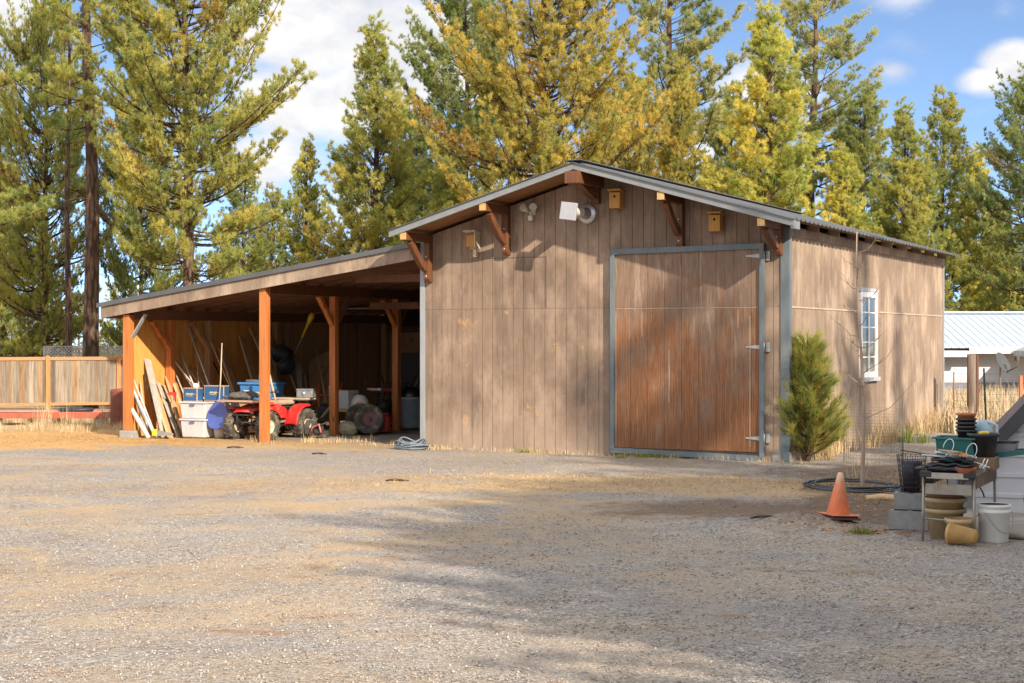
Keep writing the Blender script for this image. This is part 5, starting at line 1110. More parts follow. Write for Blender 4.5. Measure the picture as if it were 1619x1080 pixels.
def onT(a, b, z=0): v = TT(a, b); return (v.x, v.y, tz0+TZ+z)
TERRA = pm('terracotta', (.46, .155, .075), .8, 0, .15, 9, .2)
POTB = pm('dark_pot_plastic', (.030, .028, .033), .5, 0, .3, 9, .1, 60, (1, 1, 1), (.10, .085, .07), .5)
TEAL = pm('teal_plastic', (.012, .13, .13), .45, 0, .2, 6, .1)
# flattened black bags in a pile, papers with orange edges on them
rb_ = random.Random(2)
for k in range(4):
    q_ = MB(); n_ = 12; vs, fs = [], []
    for i in range(n_+1):
        for j in range(7): vs.append((-.25+.5*i/n_+.015*math.sin(3*i+k*2+j), -.20+.40*j/6+.012*math.sin(2*j+i), .012*math.sin(i*1.4+k*1.7)*math.sin(j*1.1+k)+.012+.022*math.exp(-((i-6)/5)**2)))
    for i in range(n_):
        for j in range(6): fs.append((i*7+j, (i+1)*7+j, (i+1)*7+j+1, i*7+j+1))
    q_.add(vs, fs, True); o = q_.build('black_sheet', pm('black_film_matt', (.022, .022, .026), .4, 0, .3, 9, .3, 30), None, loc=onT(.18+.02*k, .20+.02*(k % 2), .003+.030*k), rz=TA+R(6*k-8)); s2 = o.modifiers.new('t', 'SOLIDIFY'); s2.thickness = .022; s2.offset = 1; o.scale = (1-.07*k, 1-.05*k, 1)
    tag(o, ['lowest dull black plastic sheet in the pile on the table front', 'second black plastic sheet from the bottom of the table pile', 'third black plastic sheet of the table pile', 'topmost black plastic sheet directly under the pale packets'][k], 'plastic sheet', 'black plastic sheets piled on the table')
PAP = pm('pale_packet', (.60, .60, .63), .5, 0, .15, 12, .1); ORP = pm('orange_card', (.62, .22, .05), .6)
for k, (a_, b_, w2, rz_, mt, lab) in enumerate(((.10, .16, .30, 12, PAP, 'long pale packet lying leftmost on the black pile on the table'), (.26, .12, .34, -14, PAP, 'pale packet with orange end lying across the black pile'), (.24, .05, .20, -10, pm('tan_card', (.45, .28, .16), .7), 'tan card strip lying in front of the pale packets'))):
    t = thing('seed_packet', lab, 'packet', onT(a_, b_, .142+.030*k), TA+R(rz_)); t.rotation_euler = (R(-6), R(4), TA+R(rz_))
    m = MB(); m.box(-w2/2, w2/2, -.06, .06, 0, .018); m.build('sleeve', mt, t, bevel=.006)
    if k == 1: m = MB(); m.box(w2/2-.11, w2/2+.004, -.063, -.061, .001, .03); m.build('end_flap', ORP, t)
o = MB().lathe([(0, 0), (.075, 0), (.098, .045), (.102, .05), (.094, .05), (.07, .012), (0, .012)], 26).build('saucer', TERRA, None, loc=onT(.40, .0, .012)); tag(o, 'terracotta saucer at the front right corner of the table', 'saucer')
# green tub with stacked pots
t = thing('teal_tub', 'teal rectangular plastic tub on the table holding stacked pots', 'tub', onT(.20, .80), TA); m = MB()
wx, wy, hz = .19, .15, .30; m.add([(-wx, -wy, 0), (wx, -wy, 0), (wx, wy, 0), (-wx, wy, 0), (-wx-.02, -wy-.02, hz), (wx+.02, -wy-.02, hz), (wx+.02, wy+.02, hz), (-wx-.02, wy+.02, hz)], BF[:1]+BF[2:]); o = m.build('tub', TEAL, t); s2 = o.modifiers.new('t', 'SOLIDIFY'); s2.thickness = .01
m = MB()
for (a, b, c, d) in ((-wx-.05, wx+.05, -wy-.05, -wy-.02), (-wx-.05, wx+.05, wy+.02, wy+.05), (-wx-.05, -wx-.02, -wy-.02, wy+.02), (wx+.02, wx+.05, -wy-.02, wy+.02)): m.box(a, b, c, d, hz-.008, hz+.008)
m.build('rim', TEAL, t)
def pot(m, r_, h, z=0, lip=.012): m.lathe([(0, z), (r_*.74, z), (r_*.95, z+h*.86), (r_+lip, z+h*.87), (r_+lip, z+h), (r_, z+h), (r_*.72, z+.01), (0, z+.01)], 24); return m
pc = onT(.26, .80, .02)
for k in range(5):
    o = pot(MB(), .092-.001*k, .15, 0).build('plant_pot', POTB if k < 4 else TERRA, None, loc=(pc[0], pc[1], pc[2]+.21+.038*k+(.012 if k == 4 else 0)))
    tag(o, ['lowest dark pot of the nested stack in the teal tub', 'second dark pot up in the nested stack on the table', 'third dark pot up in the nested stack on the table', 'uppermost dark pot just under the terracotta one', 'terracotta pot crowning the nested stack of dark pots'][k], 'plant pot', 'nested stack of pots on the table')
o = pot(MB(), .105, .215).build('plant_pot', POTB, None, loc=(pc[0], pc[1], pc[2])); tag(o, 'dark pot at the foot of the nested stack, inside the teal tub', 'plant pot', 'nested stack of pots on the table')
pb = onT(.44, .72, .12); o = pot(MB(), .145, .235, 0, .016).build('large_black_pot', POTB, None, loc=pb); tag(o, 'large black pot right of the teal tub with yellow scoop inside', 'plant pot')
o = MB().box(-.13, .13, -.13, .13, 0, .119).build('brown_box', pm('brown_carton', (.20, .13, .08), .8), None, loc=onT(.44, .72, 0.001), rz=TA, bevel=.006); tag(o, 'low brown carton on the table carrying the large black pot', 'box')
o = MB().cbox((0, 0, .03), (.10, .07, .06), R(10)).build('yellow_scoop', YP, None, loc=(pb[0]-.01, pb[1]-.05, pb[2]+.195), bevel=.015); tag(o, 'yellow plastic scoop lying in the large black pot', 'scoop')
t = thing('blue_jug', 'pale blue cloudy jug behind the pot stack on the table', 'jug', onT(.38, 1.02), TA); m = MB(); m.lathe([(0, 0), (.10, 0), (.105, .33), (.10, .40), (.05, .45), (.045, .47), (0, .47)], 22); m.build('body', pm('pale_blue_plastic', (.36, .50, .62), .3, 0, .2, 7, .2, 20), t)
m = MB(); m.tube([(.05, 0, .45), (.14, 0, .42), (.14, 0, .25), (.10, 0, .20)], .016); m.build('handle', pm('pale_blue_plastic', (.36, .50, .62), .3), t)
t = thing('boot_tray', 'shallow teal tray jutting past the back right table edge', 'tray', onT(.62, 1.16, .10), TA); t.rotation_euler = (R(-3), R(-9), TA)
m = MB(); m.box(-.28, .28, -.24, .24, 0, .012); m.build('tray_base', TEAL, t); m = MB()
for (a, b, c, d) in ((-.30, .30, -.27, -.24), (-.30, .30, .24, .27), (-.30, -.28, -.24, .24), (.28, .30, -.24, .24)): m.box(a, b, c, d, 0, .05)
m.build('tray_rim', TEAL, t)
t = thing('grey_pan', 'small grey plastic pan standing in the teal tray', 'pan', onT(.60, 1.08, .125), TA); m = MB(); m.add([(-.09, -.08, 0), (.09, -.08, 0), (.09, .08, 0), (-.09, .08, 0), (-.11, -.10, .12), (.11, -.10, .12), (.11, .10, .12), (-.11, .10, .12)], BF[:1]+BF[2:]); o = m.build('pan', pm('mid_grey_plastic', (.30, .30, .33), .5), t); s2 = o.modifiers.new('t', 'SOLIDIFY'); s2.thickness = .008
m = MB(); m.tube([(-.11, -.10, .125), (.11, -.10, .125), (.11, .10, .125), (-.11, .10, .125)], .009, 8, closed=True); m.build('rim', POTB, t)
# white wire hooks
t = thing('wire_hook_rack', 'white wire hanger with curled hooks leaning in front of the black pot', 'wire rack', onT(.34, .36, .10), TA); t.rotation_euler = (R(-18), R(10), TA+R(-14))
m = MB(); m.tube([(-.26, 0, .05), (.24, 0, -.01)], .0055)
for k in range(4):
    x = -.20+.12*k
    for dx in (0, .035): m.tube([(x+dx, 0, .045-.012*k), (x+dx-.01, -.02, .0-.012*k), (x+dx+.012, -.035, -.02-.012*k), (x+dx+.02, -.03, .06)], .005)
m.build('hooks', WHITE, t)
m = MB(); m.tube([(.02+.05*math.cos(a), 0, .10+.085*math.sin(a)) for a in [2*math.pi*i/20 for i in range(20)]], .0038, 8, closed=True); m.tube([(-.22+.05*math.cos(a), 0, .10+.075*math.sin(a)) for a in [R(-40)+R(240)*i/14 for i in range(15)]], .0038); m.build('loop', WHITE, t)
t = thing('steel_rod', 'thin dark rod sticking out left over the table edge', 'rod', onT(.05, .28, .15), 0); m = MB(); m.tube([(0, 0, 0), (-.30, .12, .045)], .006); m.build('shaft', FRAME, t); m = MB(); m.tube([(.0, 0, 0), (.12, -.05, -.012)], .011); m.build('grip', FRAME, t)
# black cords hanging from the tray
for k, (a_, b_, lab) in enumerate(((.86, 1.10, 'outer black cord hanging from the teal tray to the slab'), (.80, 1.02, 'inner black cord hanging beside the back table leg'), (.34, .9, 'short black cord hanging under the table above the white bucket'))):
    v = TT(a_, b_); zt_ = tz0+TZ+.16 if k < 2 else tz0+TZ-.03; zb_ = .03 if k < 2 else .34; pts = []
    for i in range(17): s = i/16; pts.append((.045*math.sin(s*5+k*1.4)+.04*s, .02*math.cos(s*6), zt_+.03*math.sin(math.pi*s)-(zt_-zb_)*s))
    if k < 2: pts = [(-.16, 0, zt_-.02), (-.09, 0, zt_+.025), (-.03, 0, zt_+.03)]+pts[1:]+[(.12, -.06, .02), (.18, -.14, .018)]
    o = MB().tube(pts, .0075, 7).build('hanging_cable', BLACKP, None, loc=(v.x, v.y, 0)); tag(o, lab, 'cord')
# under the table
BEI = pm('beige_plastic_pot', (.42, .31, .17), .6, 0, .2, 6, .15, 60, (1, 1, 1), (.26, .17, .09), .6)
v = TT(.13, .38); z0_ = zat(v.x, v.y)
for k in range(3):
    o = pot(MB(), .185+.004*k, .30, 0, .022).build('planter', BEI if k < 2 else pm('brown_beige_pot', (.27, .18, .10), .65, 0, .2, 6), None, loc=(v.x, v.y, z0_+.105*k)); tag(o, ['bottom beige planter of the nested trio under the table', 'middle beige planter of the nested trio under the table', 'top brownish planter of the nested trio under the table'][k], 'planter', 'nested beige planters under the table')
v = TT(.35, .11); o = MB().lathe([(0, 0), (.075, 0), (.09, .03), (.135, .19), (.15, .20), (.15, .235), (.128, .235), (.085, .04), (0, .03)], 26).build('clay_bowl', pm('glazed_tan_pot', (.46, .33, .18), .45, 0, .2, 6, .1, 60, (1, 1, 1), (.22, .10, .06), .6), None, loc=(v.x-.03, v.y-.02, zat(v.x, v.y))); tag(o, 'tan glazed bowl with reddish rim in front of the white bucket', 'bowl')
v = TT(.41, -.13); o = MB().lathe([(0, -.13), (.065, -.13), (.098, .10), (.105, .10), (.105, .13), (.09, .13), (.06, -.11), (0, -.11)], 24, Matrix.Rotation(R(88), 4, 'Y')).build('tipped_pot', pm('honey_clay_pot', (.50, .30, .11), .55, 0, .2, 6, .1), None, loc=(v.x-.02, v.y, zat(v.x, v.y)+.10), rz=TA+R(165)); tag(o, 'honey-coloured clay pot lying on its side under the table front', 'plant pot')
v = TT(.60, .34); t = thing('white_bucket', 'white five-gallon plastic bucket with wire handle by the table leg', 'bucket', (v.x, v.y, zat(v.x, v.y)), R(20))
m = MB(); m.lathe([(0, 0), (.130, 0), (.135, .01), (.148, .28), (.158, .285), (.158, .305), (.150, .31), (.150, .33), (.160, .335), (.160, .365), (.145, .365), (.128, .02), (0, .02)], 32); m.build('pail', pm('dirty_white_plastic', (.74, .74, .72), .4, 0, .06, 6, .05, 60, (1, 1, 1), (.5, .46, .40), .45), t)
m = MB(); m.tube([(.162*math.cos(a), .162*math.sin(a)-.02, .29-.19*math.sin(R(180)*i/16)) for i, a in enumerate([R(200)+R(140)*i/16 for i in range(17)])], .004); m.build('handle', STEEL, t); m = MB(); m.lathe([(0, .33), (.14, .345), (.14, .36), (0, .355)], 24); m.build('contents', BLACKP, t)
t = thing('yellow_wire_frame', 'thin yellow wire frame standing behind the table front', 'wire frame', (TT(.10, .85).x, TT(.10, .85).y, 0), TA)
m = MB(); m.tube([(-.14, 0, .0), (-.14, 0, .58), (.10, 0, .58), (.10, 0, 0)], .006); m.tube([(-.11, 0, 0), (-.11, 0, .60), (.13, 0, .55)], .006); m.build('wire', YP, t)
# cinder blocks left of the table, wire basket on them, block column behind
CIN = pm('cinder_block', (.24, .245, .25), .92, 0, .18, 14, .6, 70)
def cblock(loc, rz, label, s=(.40, .20, .19)):
    t = thing('cinder_block', label, 'concrete block', loc, rz, 'cinder blocks by the table'); m = MB(); a, b, c = s
    pts = [(-a/2, 0), (a/2, 0), (a/2, c), (-a/2, c)]; m.box(-a/2, a/2, -b/2, -b/2+.03, 0, c); m.box(-a/2, a/2, b/2-.03, b/2, 0, c); m.box(-a/2, -a/2+.035, -b/2+.03, b/2-.03, 0, c); m.box(a/2-.035, a/2, -b/2+.03, b/2-.03, 0, c); m.box(-.02, .02, -b/2+.03, b/2-.03, 0, c); m.build('block', CIN, t)
p = G(1436, 833); cblock(on(p.x+.02, p.y, 0), TA, 'lower cinder block on bare soil left of the table'); cblock(on(p.x+.06, p.y+.10, .191), TA+R(8), 'upper cinder block left of the table, under the wire basket', (.34, .20, .17))
t = thing('wire_basket', 'black wire basket with dark roll standing on the upper cinder block', 'basket', on(p.x+.06, p.y+.10, .362), 0); m = MB()
for k in range(8): z = .0+.38*k/7; r_ = .105+.045*k/7; m.tube([(r_*math.cos(a), r_*math.sin(a), z) for a in [2*math.pi*i/20 for i in range(20)]], .0035, 5, closed=True)
for k in range(18): a = 2*math.pi*k/18; m.tube([(.105*math.cos(a), .105*math.sin(a), 0), (.150*math.cos(a), .150*math.sin(a), .38)], .0035, 5)
m.build('wire_body', FRAME, t); m = MB(); m.lathe([(0, .01), (.085, .01), (.10, .2), (.11, .31), (.07, .33), (0, .30)], 16); m.build('roll', pm('black_blue_roll', (.02, .02, .035), .5, 0, .4, 8, .6, 20), t)
v = G(1522, 812, 0); cblock((5.10, 17.75, zat(5.1, 17.75)), TA, 'bottom block of the dark grey pair behind the table'); cblock((5.10, 17.75, zat(5.1, 17.75)+.191), TA+R(3), 'top block of the dark grey pair behind the table')
# concrete slab
sl_ = MB().add([(4.55, 15.75, -.02), (5.3, 14.9, -.02), (9, 15.3, -.02), (9, 19, -.02), (5.2, 19, -.02), (4.55, 15.75, .035), (5.3, 14.9, .035), (9, 15.3, .035), (9, 19, .035), (5.2, 19, .035)], [(4, 3, 2, 1, 0), (5, 6, 7, 8, 9), (0, 1, 6, 5), (1, 2, 7, 6), (2, 3, 8, 7), (3, 4, 9, 8), (4, 0, 5, 9)]).build('slab', pm('pale_slab', (.36, .33, .29), .9, 0, .18, 4, .4, 40, (1, 1, 1), (.24, .19, .14), .6), None, bevel=.02); tag(sl_, kind='structure')
# white metal shed with sloping grey roof
shed = thing('metal_shed', 'white ribbed metal shed with steep dark grey roof edge at the right', 'shed', (5.06, 17.30, .03), R(-17))
WM = pm('white_sheet_metal', (.60, .61, .66), .45, .1, .06, 3, .04); GF = pm('charcoal_fascia', (.060, .058, .066), .5, .1, .15, 4, .05)
hz_ = lambda x: .43+x*1.1
m = MB(); V_, F_ = [], []; zz = []; z = 0.
while z < 3.2: zz += [(z, 0), (z+.155, 0), (z+.170, -.022), (z+.205, -.022), (z+.222, 0)]; z += .223
for (z, dy) in zz:
    x0 = min(2.49, max(0, (z-.43)/1.1)); V_ += [(x0, dy, z), (5-x0, dy, z)]
for i in range(len(zz)-1): F_.append((2*i, 2*i+1, 2*i+3, 2*i+2))
m.add(V_, F_); o = m.build('front_wall', WM, shed); s2 = o.modifiers.new('t', 'SOLIDIFY'); s2.thickness = .03; s2.offset = -1
for xa in (0, 4.97): m = MB(); m.box(xa, xa+.03, .0, 2.4, 0, .44); m.build('side_wall', WM, shed)
m = MB(); m.prism([(.035, 0), (4.965, 0), (4.965, .40), (2.5, 3.12), (.035, .40)], 2.37, 2.4); m.build('back_wall', WM, shed)
for fl in (lambda x: x, lambda x: 5-x):
    def band(t0, t1, y0, y1, nm, bv=0):
        m = MB(); m.prism([(fl(-.16), hz_(-.16)+t0), (fl(2.5), hz_(2.5)+t0), (fl(2.5), hz_(2.5)+t1), (fl(-.16), hz_(-.16)+t1)], y0, y1); m.build(nm, GF, shed, bevel=bv)
    band(-.02, .19, -.16, -.10, 'rake_board', .006); band(.10, .155, -.098, 2.5, 'roof'); band(-.02, .02, -.098, -.024, 'soffit')

# ---- field, posts, neighbour
def postat(px, d, top, wd, name, label, mat, cat, rnd=False, tilt=0, z0=None):
    q_ = AT(px, d); h = H0+(HY-top)/F*d-q_.z; m = MB()
    if rnd: m.tube([(0, 0, -.2), (tilt*.5, 0, h*.5), (tilt, 0, h)], [wd/2*1.06, wd/2, wd/2*.95], 12)
    else: m.box(-wd/2, wd/2, -wd/2, wd/2, -.2, h)
    o = m.build(name, mat, None, loc=q_, bevel=0 if rnd else .006); tag(o, label, cat); return o
OLDP = wood('old_grey_brown_post', (.085, .06, .045), (.20, .15, .12), (.06, .035, .022), 'z', 1)
postat(1536, 33.5, 560, .20, 'fence_post', 'thick weathered split wooden fence post in the dry grass', OLDP, 'fence post', True)
postat(1545.5, 33.6, 562, .05, 'fence_post_brace', 'thin reddish stake fixed right beside the thick wooden post', BRK, 'stake')
postat(1561, 27, 582, .035, 'metal_fence_stake', 'thin dark metal stake with pale tip right of the thick post', FRAME, 'stake', True, -.06)
postat(1614, 34, 594, .07, 'marker_post', 'slim orange-brown post near the right edge of the field', pm('orange_stake', (.45, .16, .08), .7, 0, .2), 'post')
postat(1508, 34.6, 588, .035, 'metal_fence_stake', 'thin rusty stake beside the back barn corner', pm('rusty_stake', (.20, .11, .07), .8), 'stake', True)
fa, fb = AT(1508, 34.6), AT(1680, 34.2); t = thing('wire_fence', 'sagging woven wire fence strung between posts across the dry field', 'wire fence', fa, math.atan2(fb.y-fa.y, fb.x-fa.x)); m = MB(); L2 = (fb-fa).length
for k in range(8): m.tube([(L2*i/8, 0, .15+.15*k-.02*math.sin(math.pi*i/4)**2) for i in range(9)], .0035, 4)
for k in range(int(L2/.15)): m.tube([(.15*k, 0, .13), (.15*k, 0, 1.2)], .0028, 4)
m.build('mesh', WIRE, t)
h0 = AT(1440, 48); h0.z = -.36; house = thing('neighbour_house', 'low white house with pale blue ribbed metal roof beyond the field', 'house', h0, R(0))
WH = pm('white_house_wall', (.60, .61, .65), .7, 0, .08, 2, .05); BR = pm('blue_metal_roof', (.42, .51, .62), .5, .1, .08, 2, .03)
m = MB(); m.box(0, 12, 0, 7, -.3, 2.05); m.build('wall', WH, house); m = MB(); m.box(-.02, 12.02, -.05, -.0, -.3, .98); m.build('base_band', pm('slate_band', (.15, .17, .23), .8, 0, .2, 3), house)
m = MB(); V_, F_ = [], []; xs_ = []; x = -.5
while x < 12.5: xs_ += [(x, 0), (x+.16, 0), (x+.175, .018), (x+.205, .018), (x+.22, 0)]; x += .23
for (x, dz) in xs_: V_ += [(x, -.6, 2.05+dz), (x, 3.5, 3.12+dz)]
for i in range(len(xs_)-1): F_.append((2*i, 2*i+2, 2*i+3, 2*i+1))
m.add(V_, F_); o = m.build('roof', BR, house); s2 = o.modifiers.new('t', 'SOLIDIFY'); s2.thickness = .03
m = MB(); V_ = [(-.5, 3.5, 3.12), (12.5, 3.5, 3.12), (12.5, 7.6, 2.05), (-.5, 7.6, 2.05)]; m.add(V_, [(0, 1, 2, 3)]); o = m.build('roof', BR, house); s2 = o.modifiers.new('t', 'SOLIDIFY'); s2.thickness = .03
m = MB(); m.box(-.5, 12.5, 3.38, 3.62, 3.135, 3.20); m.build('ridge_cap', BR, house); m = MB(); m.box(1.6, 12.5, -.66, -.605, 1.86, 2.05); m.build('gutter', pm('white_gutter', (.68, .68, .68), .5), house); m = MB(); m.box(-.5, 1.59, -.70, -.605, 1.76, 1.94); m.build('gutter', pm('white_gutter', (.68, .68, .68), .5), house)
m = MB(); m.box(-.5, 12.5, -.60, -.0, 1.92, 1.96); m.build('soffit', pm('grey_soffit', (.16, .165, .18), .7), house)
gx_ = (AT(1655, 47).x-h0.x); m = MB(); m.prism([(gx_-.9, 1.78), (gx_+1.0, 2.50), (gx_+2.9, 1.78), (gx_+2.9, 1.95), (gx_+1.0, 2.68), (gx_-.9, 1.95)], -2.2, -.7); m.build('porch_roof', pm('grey_gable_trim', (.36, .38, .41), .6), house)
m = MB(); m.prism([(gx_-.6, 1.85), (gx_+1.0, 2.45), (gx_+2.6, 1.85)], -2.0, -1.9); m.build('porch_gable', pm('grey_gable_wall', (.25, .26, .29), .7), house)
for xx in (gx_+.9, gx_+2.5): m = MB(); m.box(xx-.08, xx+.08, -2.1, -1.94, -.3, 1.84); m.build('porch_post', WH, house)
# satellite dish on its mast
d_ = AT(1583, 43); t = thing('satellite_dish', 'dark grey satellite dish tilted on a mast in front of the white house', 'satellite dish', d_, R(25)); zc = H0+(HY-575)/F*43-d_.z
DG = pm('dish_grey', (.075, .08, .08), .5, .2, .2, 6, .1); Md = Matrix.Translation((0, 0, zc)) @ Matrix.Rotation(R(62), 4, 'X') @ Matrix.Rotation(R(18), 4, 'Y')
m = MB(); m.lathe([(0, 0), (.12, .008), (.22, .03), (.31, .062), (.315, .07), (.30, .068), (.21, .04), (0, .012)], 26, Md); m.build('dish', DG, t)
m = MB(); m.tube([(0, .05, -.2), (0, .05, zc-.12), (0, .02, zc)], .03); m.build('mast', STEEL, t); m = MB(); m.tube([tuple(Md @ Vector((0, -.28, .05))), tuple(Md @ Vector((0, -.30, .42))), tuple(Md @ Vector((0, -.12, .48)))], .016); m.cbox(tuple(Md @ Vector((0, -.08, .48))), (.10, .10, .12)); m.build('feed_arm', DG, t)

# ---------------------------------------------------------------- grass, litter, stones
def straw_mat(name, c1, c2):
    q = NT(name); at = q.n('Attribute', {'attribute_name': 'tint'}); return q.done(q.ramp(at.outputs['Fac'], [(0., c1), (.5, tuple((a+b)/2 for a, b in zip(c1, c2))), (1., c2)]), .8, 0, None, .15)
DRY = straw_mat('dry_grass', (.34, .235, .12), (.66, .52, .32)); GRN = straw_mat('green_grass', (.10, .13, .03), (.28, .30, .09)); LEAF = straw_mat('dead_leaves', (.22, .085, .035), (.50, .24, .09)); NDL = straw_mat('needle_litter', (.20, .095, .045), (.56, .40, .22))
STN = straw_mat('stone', (.155, .145, .137), (.54, .50, .46))
def zarr(x, y): return gz(x, y)+bumps(x, y)
def blades(name, seed, areas, mat, wd=.006, lean=.35, parent=None):
    rg = np.random.default_rng(seed); Vs, Ts = [], []
    for (cx, cy, rx, ry, n, h0_, h1_, clump) in areas:
        if clump:
            k = max(1, n//clump); ccx, ccy = rg.normal(0, .45, k)*rx+cx, rg.normal(0, .45, k)*ry+cy; idx = rg.integers(0, k, n); x = ccx[idx]+rg.normal(0, .06, n); y = ccy[idx]+rg.normal(0, .06, n)
        else: x = cx+rg.uniform(-rx, rx, n); y = cy+rg.uniform(-ry, ry, n)
        h = rg.uniform(h0_, h1_, n)*(.5+.5*rg.random(n)); a = rg.random(n)*6.28; l = h*lean*rg.random(n)*1.6; z = zarr(x, y)-.01; w_ = wd*(.6+.8*rg.random(n)); b = a+1.57+rg.normal(0, .5, n)
        p = np.stack([x, y, z], 1); off = np.stack([np.cos(b)*w_/2, np.sin(b)*w_/2, 0*w_], 1); mid = p+np.stack([np.cos(a)*l*.35, np.sin(a)*l*.35, h*.6], 1); tip = p+np.stack([np.cos(a)*l, np.sin(a)*l, h], 1)
        Vs.append(np.stack([p-off, p+off, mid+off*.7, mid-off*.7, mid-off*.7, mid+off*.7, tip], 1).reshape(-1, 3)); Ts.append(rg.random(n))
    V_ = np.concatenate(Vs); n = len(V_)//7; i = np.arange(n)[:, None]*7; f = np.concatenate([i+np.array([[0, 1, 2]]), i+np.array([[0, 2, 3]]), i+np.array([[4, 5, 6]])], 1).reshape(-1, 3); tt = np.repeat(np.concatenate(Ts), 3)
    o = soup(name, V_, f, mat, parent, tt)
    return o
FIELD = straw_mat('pale_field_grass', (.36, .27, .165), (.64, .53, .37))
tag(blades('dry_field_grass', 1, [(11.9, 41.5, 4.6, 5.6, 24000, .55, 1.15, 0), (10.8, 34.5, 3.0, 3.0, 7000, .35, .8, 30), (11.6, 38, 3.5, 3, 9000, .4, .9, 0)], FIELD, .018, .3), kind='stuff')
wallg = []
for k in range(16): p = B(.2+.42*k, -.07); wallg.append((p.x, p.y, .30, .07, int(40+90*rb_.random()**2), .03, .14, 10))
for k in range(14):
    v_ = .8+.78*k; p = B(W+.16, v_); wallg.append((p.x, p.y, .28, .28, int(160*(.4+rb_.random())), .2, .55+.35*(k in (5, 6, 9, 10, 11)), 22))
tag(blades('dry_wall_grass', 2, wallg+[(8.6, 26.5, 1.6, 2.4, 900, .1, .4, 20), (6.2, 22.3, 1.5, 1.8, 500, .08, .28, 14), (7.4, 23.5, 1.0, 1.5, 500, .1, .4, 14)], DRY, .009), kind='stuff')
tag(blades('dry_yard_grass', 3, [(-9.6, 35.6, 3.0, 1.0, 2000, .07, .26, 34), (-9.0, 34.0, 3.2, 1.2, 1800, .08, .3, 26), (-9.2, 36.9, .5, .5, 220, .6, 1.25, 16), (-10.8, 36.8, .4, .3, 120, .4, .9, 12), (-11.8, 39, 2, 1.5, 900, .2, .5, 20), (-7.3, 36.2, .4, .4, 150, .3, .8, 12), (-3.4, 29.9, 1.8, .5, 420, .05, .2, 18), (-2.1, 29.0, .8, .4, 200, .04, .16, 12), (1.0, 21.8, 3.6, 1.2, 1500, .02, .07, 8), (4.2, 20.8, 1.8, 1.8, 900, .02, .09, 8)], DRY, .007), kind='stuff')
tag(blades('green_grass_tufts', 4, [(B(4.5, -.12).x, B(4.5, -.12).y, .75, .16, 620, .05, .17, 50), (B(2.2, -.10).x, B(2.2, -.10).y, .8, .12, 300, .04, .12, 40), (G(1362, 840).x, G(1362, 840).y, .09, .09, 200, .05, .12, 60), (G(1325, 822).x+.14, G(1325, 822).y+.1, .12, .1, 90, .04, .1, 30), (5.4, 20.6, .5, .7, 160, .04, .11, 40), (7.0, 21.2, .3, .3, 120, .04, .12, 40), (4.2, 18.7, .4, .3, 60, .03, .08, 20), (B(W+.5, 5.8).x, B(W+.5, 5.8).y, .6, .6, 500, .1, .42, 120), (.0, 24.6, .4, .1, 90, .03, .07, 30)], GRN, .007), kind='stuff')
def flat_bits(name, seed, areas, mat, ratio, lift=.006):
    rg = np.random.default_rng(seed); Vs = []
    for (cx, cy, rx, ry, n, s0, s1) in areas:
        x = cx+rg.normal(0, .5, n)*rx; y = cy+rg.normal(0, .5, n)*ry; s = rg.uniform(s0, s1, n); a = rg.random(n)*6.28; z = zarr(x, y)+lift*(.3+rg.random(n))
        c = np.stack([x, y, z], 1); u = np.stack([np.cos(a)*s, np.sin(a)*s, rg.normal(0, .18, n)*s], 1); v = np.stack([-np.sin(a)*s*ratio, np.cos(a)*s*ratio, rg.normal(0, .25, n)*s*ratio], 1)
        Vs.append(np.stack([c-u, c+v, c+u, c-v], 1).reshape(-1, 3))
    V_ = np.concatenate(Vs); n = len(V_)//4; i = np.arange(n)[:, None]*4; f = np.concatenate([i+np.array([[0, 1, 2]]), i+np.array([[0, 2, 3]])], 1).reshape(-1, 3)
    o = soup(name, V_, f, mat, None, np.repeat(rg.random(n), 2)); return tag(o, kind='stuff')
flat_bits('dead_leaves', 5, [(G(1390, 838).x, 16.0, .55, .35, 260, .014, .032), (G(1400, 800).x, 17.6, .6, .8, 160, .012, .03), (3.2, 16.3, .8, .4, 120, .01, .022), (5.6, 16.4, .5, .5, 120, .014, .03), (2.6, 19, 3.0, 2.5, 70, .012, .024), (-1.5, 13, 5, 4, 130, .008, .018), (4.6, 18.6, .5, .4, 90, .015, .03)], LEAF, .62)
nl_ = []
rgn = np.random.default_rng(77)
for k in range(60):
    y = 8.5+16*rgn.random()**1.3; x = rgn.uniform(-.36, .36)*y; nl_.append((x, y, .25+.9*rgn.random(), .10+.25*rgn.random(), int(90+160*rgn.random()), .010, .035))
nl_ += [(-9, 31.5, 4.5, 3.5, 9000, .02, .06), (1.5, 21.3, 5.5, 1.6, 9000, .015, .05), (-5, 29.5, 4, 1.2, 2500, .015, .05), (4.3, 18.6, 2.2, 2.2, 1200, .012, .04), (-5, 20.5, 5.5, .9, 4000, .012, .04), (-2, 14, 6, 6, 9000, .008, .03), (5, 21.5, 2.5, 3, 3000, .015, .045)]
flat_bits('needle_litter', 6, nl_, NDL, .07, .012)
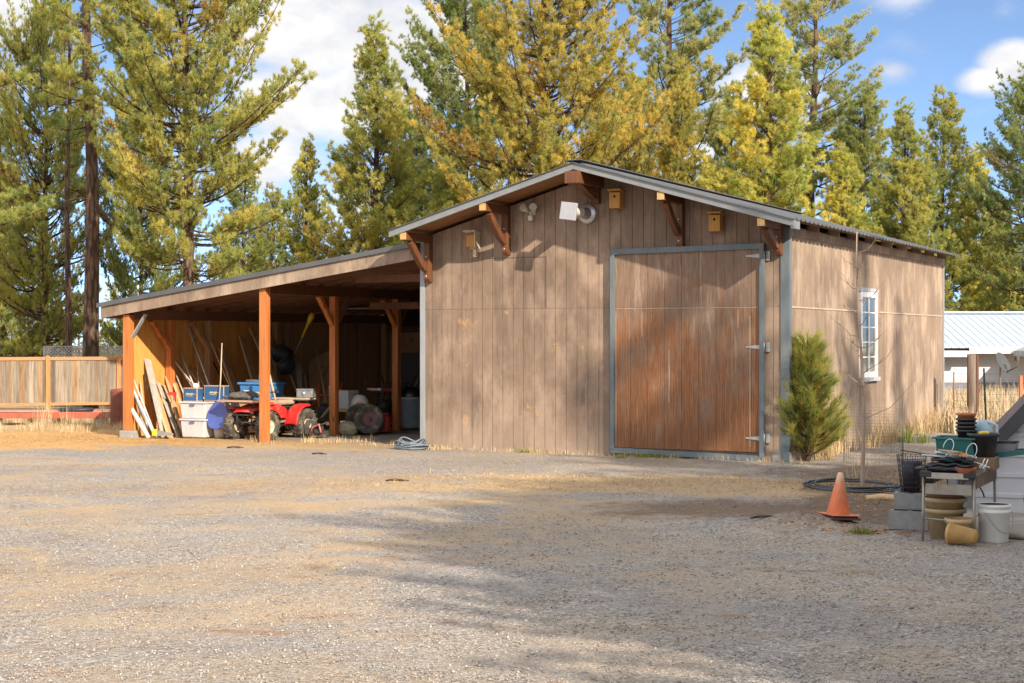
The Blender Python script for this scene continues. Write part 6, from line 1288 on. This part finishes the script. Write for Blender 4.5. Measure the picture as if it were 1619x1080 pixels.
def stones():
    rg = np.random.default_rng(9); y = np.concatenate([8.2+9*rg.random(36000)**1.25, 8.2+19*rg.random(16000)]); x = rg.uniform(-.37, .37, len(y))*y
    soil = (((x-4.6)/2.2)**2+((y-17.8)/2.4)**2 < 1) & (rg.random(len(y)) < .75); x, y = x[~soil], y[~soil]; n = len(x)
    s = .0045+.0075*rg.random(n)**2.2+.005*(rg.random(n) < .015); base = np.array([[1, 0, 0], [0, 1, 0], [-1, 0, 0], [0, -1, 0], [0, 0, .75], [0, 0, -.6]])
    v = base[None]*(1+.35*rg.normal(size=(n, 6, 1)).clip(-1.5, 1.5)); a = rg.random(n)*6.28; ca, sa = np.cos(a)[:, None], np.sin(a)[:, None]
    v = np.stack([v[..., 0]*ca-v[..., 1]*sa, v[..., 0]*sa+v[..., 1]*ca, v[..., 2]+.25*rg.normal(size=(n, 1))*v[..., 0]], -1)*s[:, None, None]
    v = v+np.stack([x, y, zarr(x, y)+s*.25], 1)[:, None]; f = np.array([[0, 1, 4], [1, 2, 4], [2, 3, 4], [3, 0, 4], [1, 0, 5], [2, 1, 5], [3, 2, 5], [0, 3, 5]])
    F_ = (np.arange(n)[:, None, None]*6+f[None]).reshape(-1, 3); tt = np.repeat(np.clip(rg.beta(2.2, 3.2, n), 0, 1), 8)
    tag(soup('gravel', v.reshape(-1, 3), F_, STN, None, tt), kind='stuff')
stones()
# a few twigs and cones of bark lying about
for k, (px, py, L3, a3, lab) in enumerate(((1210, 826, .35, 20, 'dark twig lying on the heap of soil left of the cone'), (372, 706, .30, 5, 'dark bark strip lying on gravel before the second post'), (505, 716, .26, -4, 'dark bark strip lying on gravel before the third post'), (628, 758, .32, 3, 'brown stick lying where gravel meets straw before the barn'), (1420, 768, .55, 24, 'brown stick on soil between hose rings and wire basket'), (1400, 792, .45, -12, 'short split log end on soil left of the cinder blocks'))):
    p = G(px, py); o = MB().tube([(-L3/2, 0, 0), (-L3*.1, .02, .012), (L3*.2, -.015, .006), (L3/2, .01, 0)], [.012, .017, .015, .007] if k < 5 else [.035, .045, .045, .04], 7).build('twig', BARK if k < 4 else BRNW, None, loc=on(p.x, p.y, .012), rz=R(a3)); tag(o, lab, 'twig')
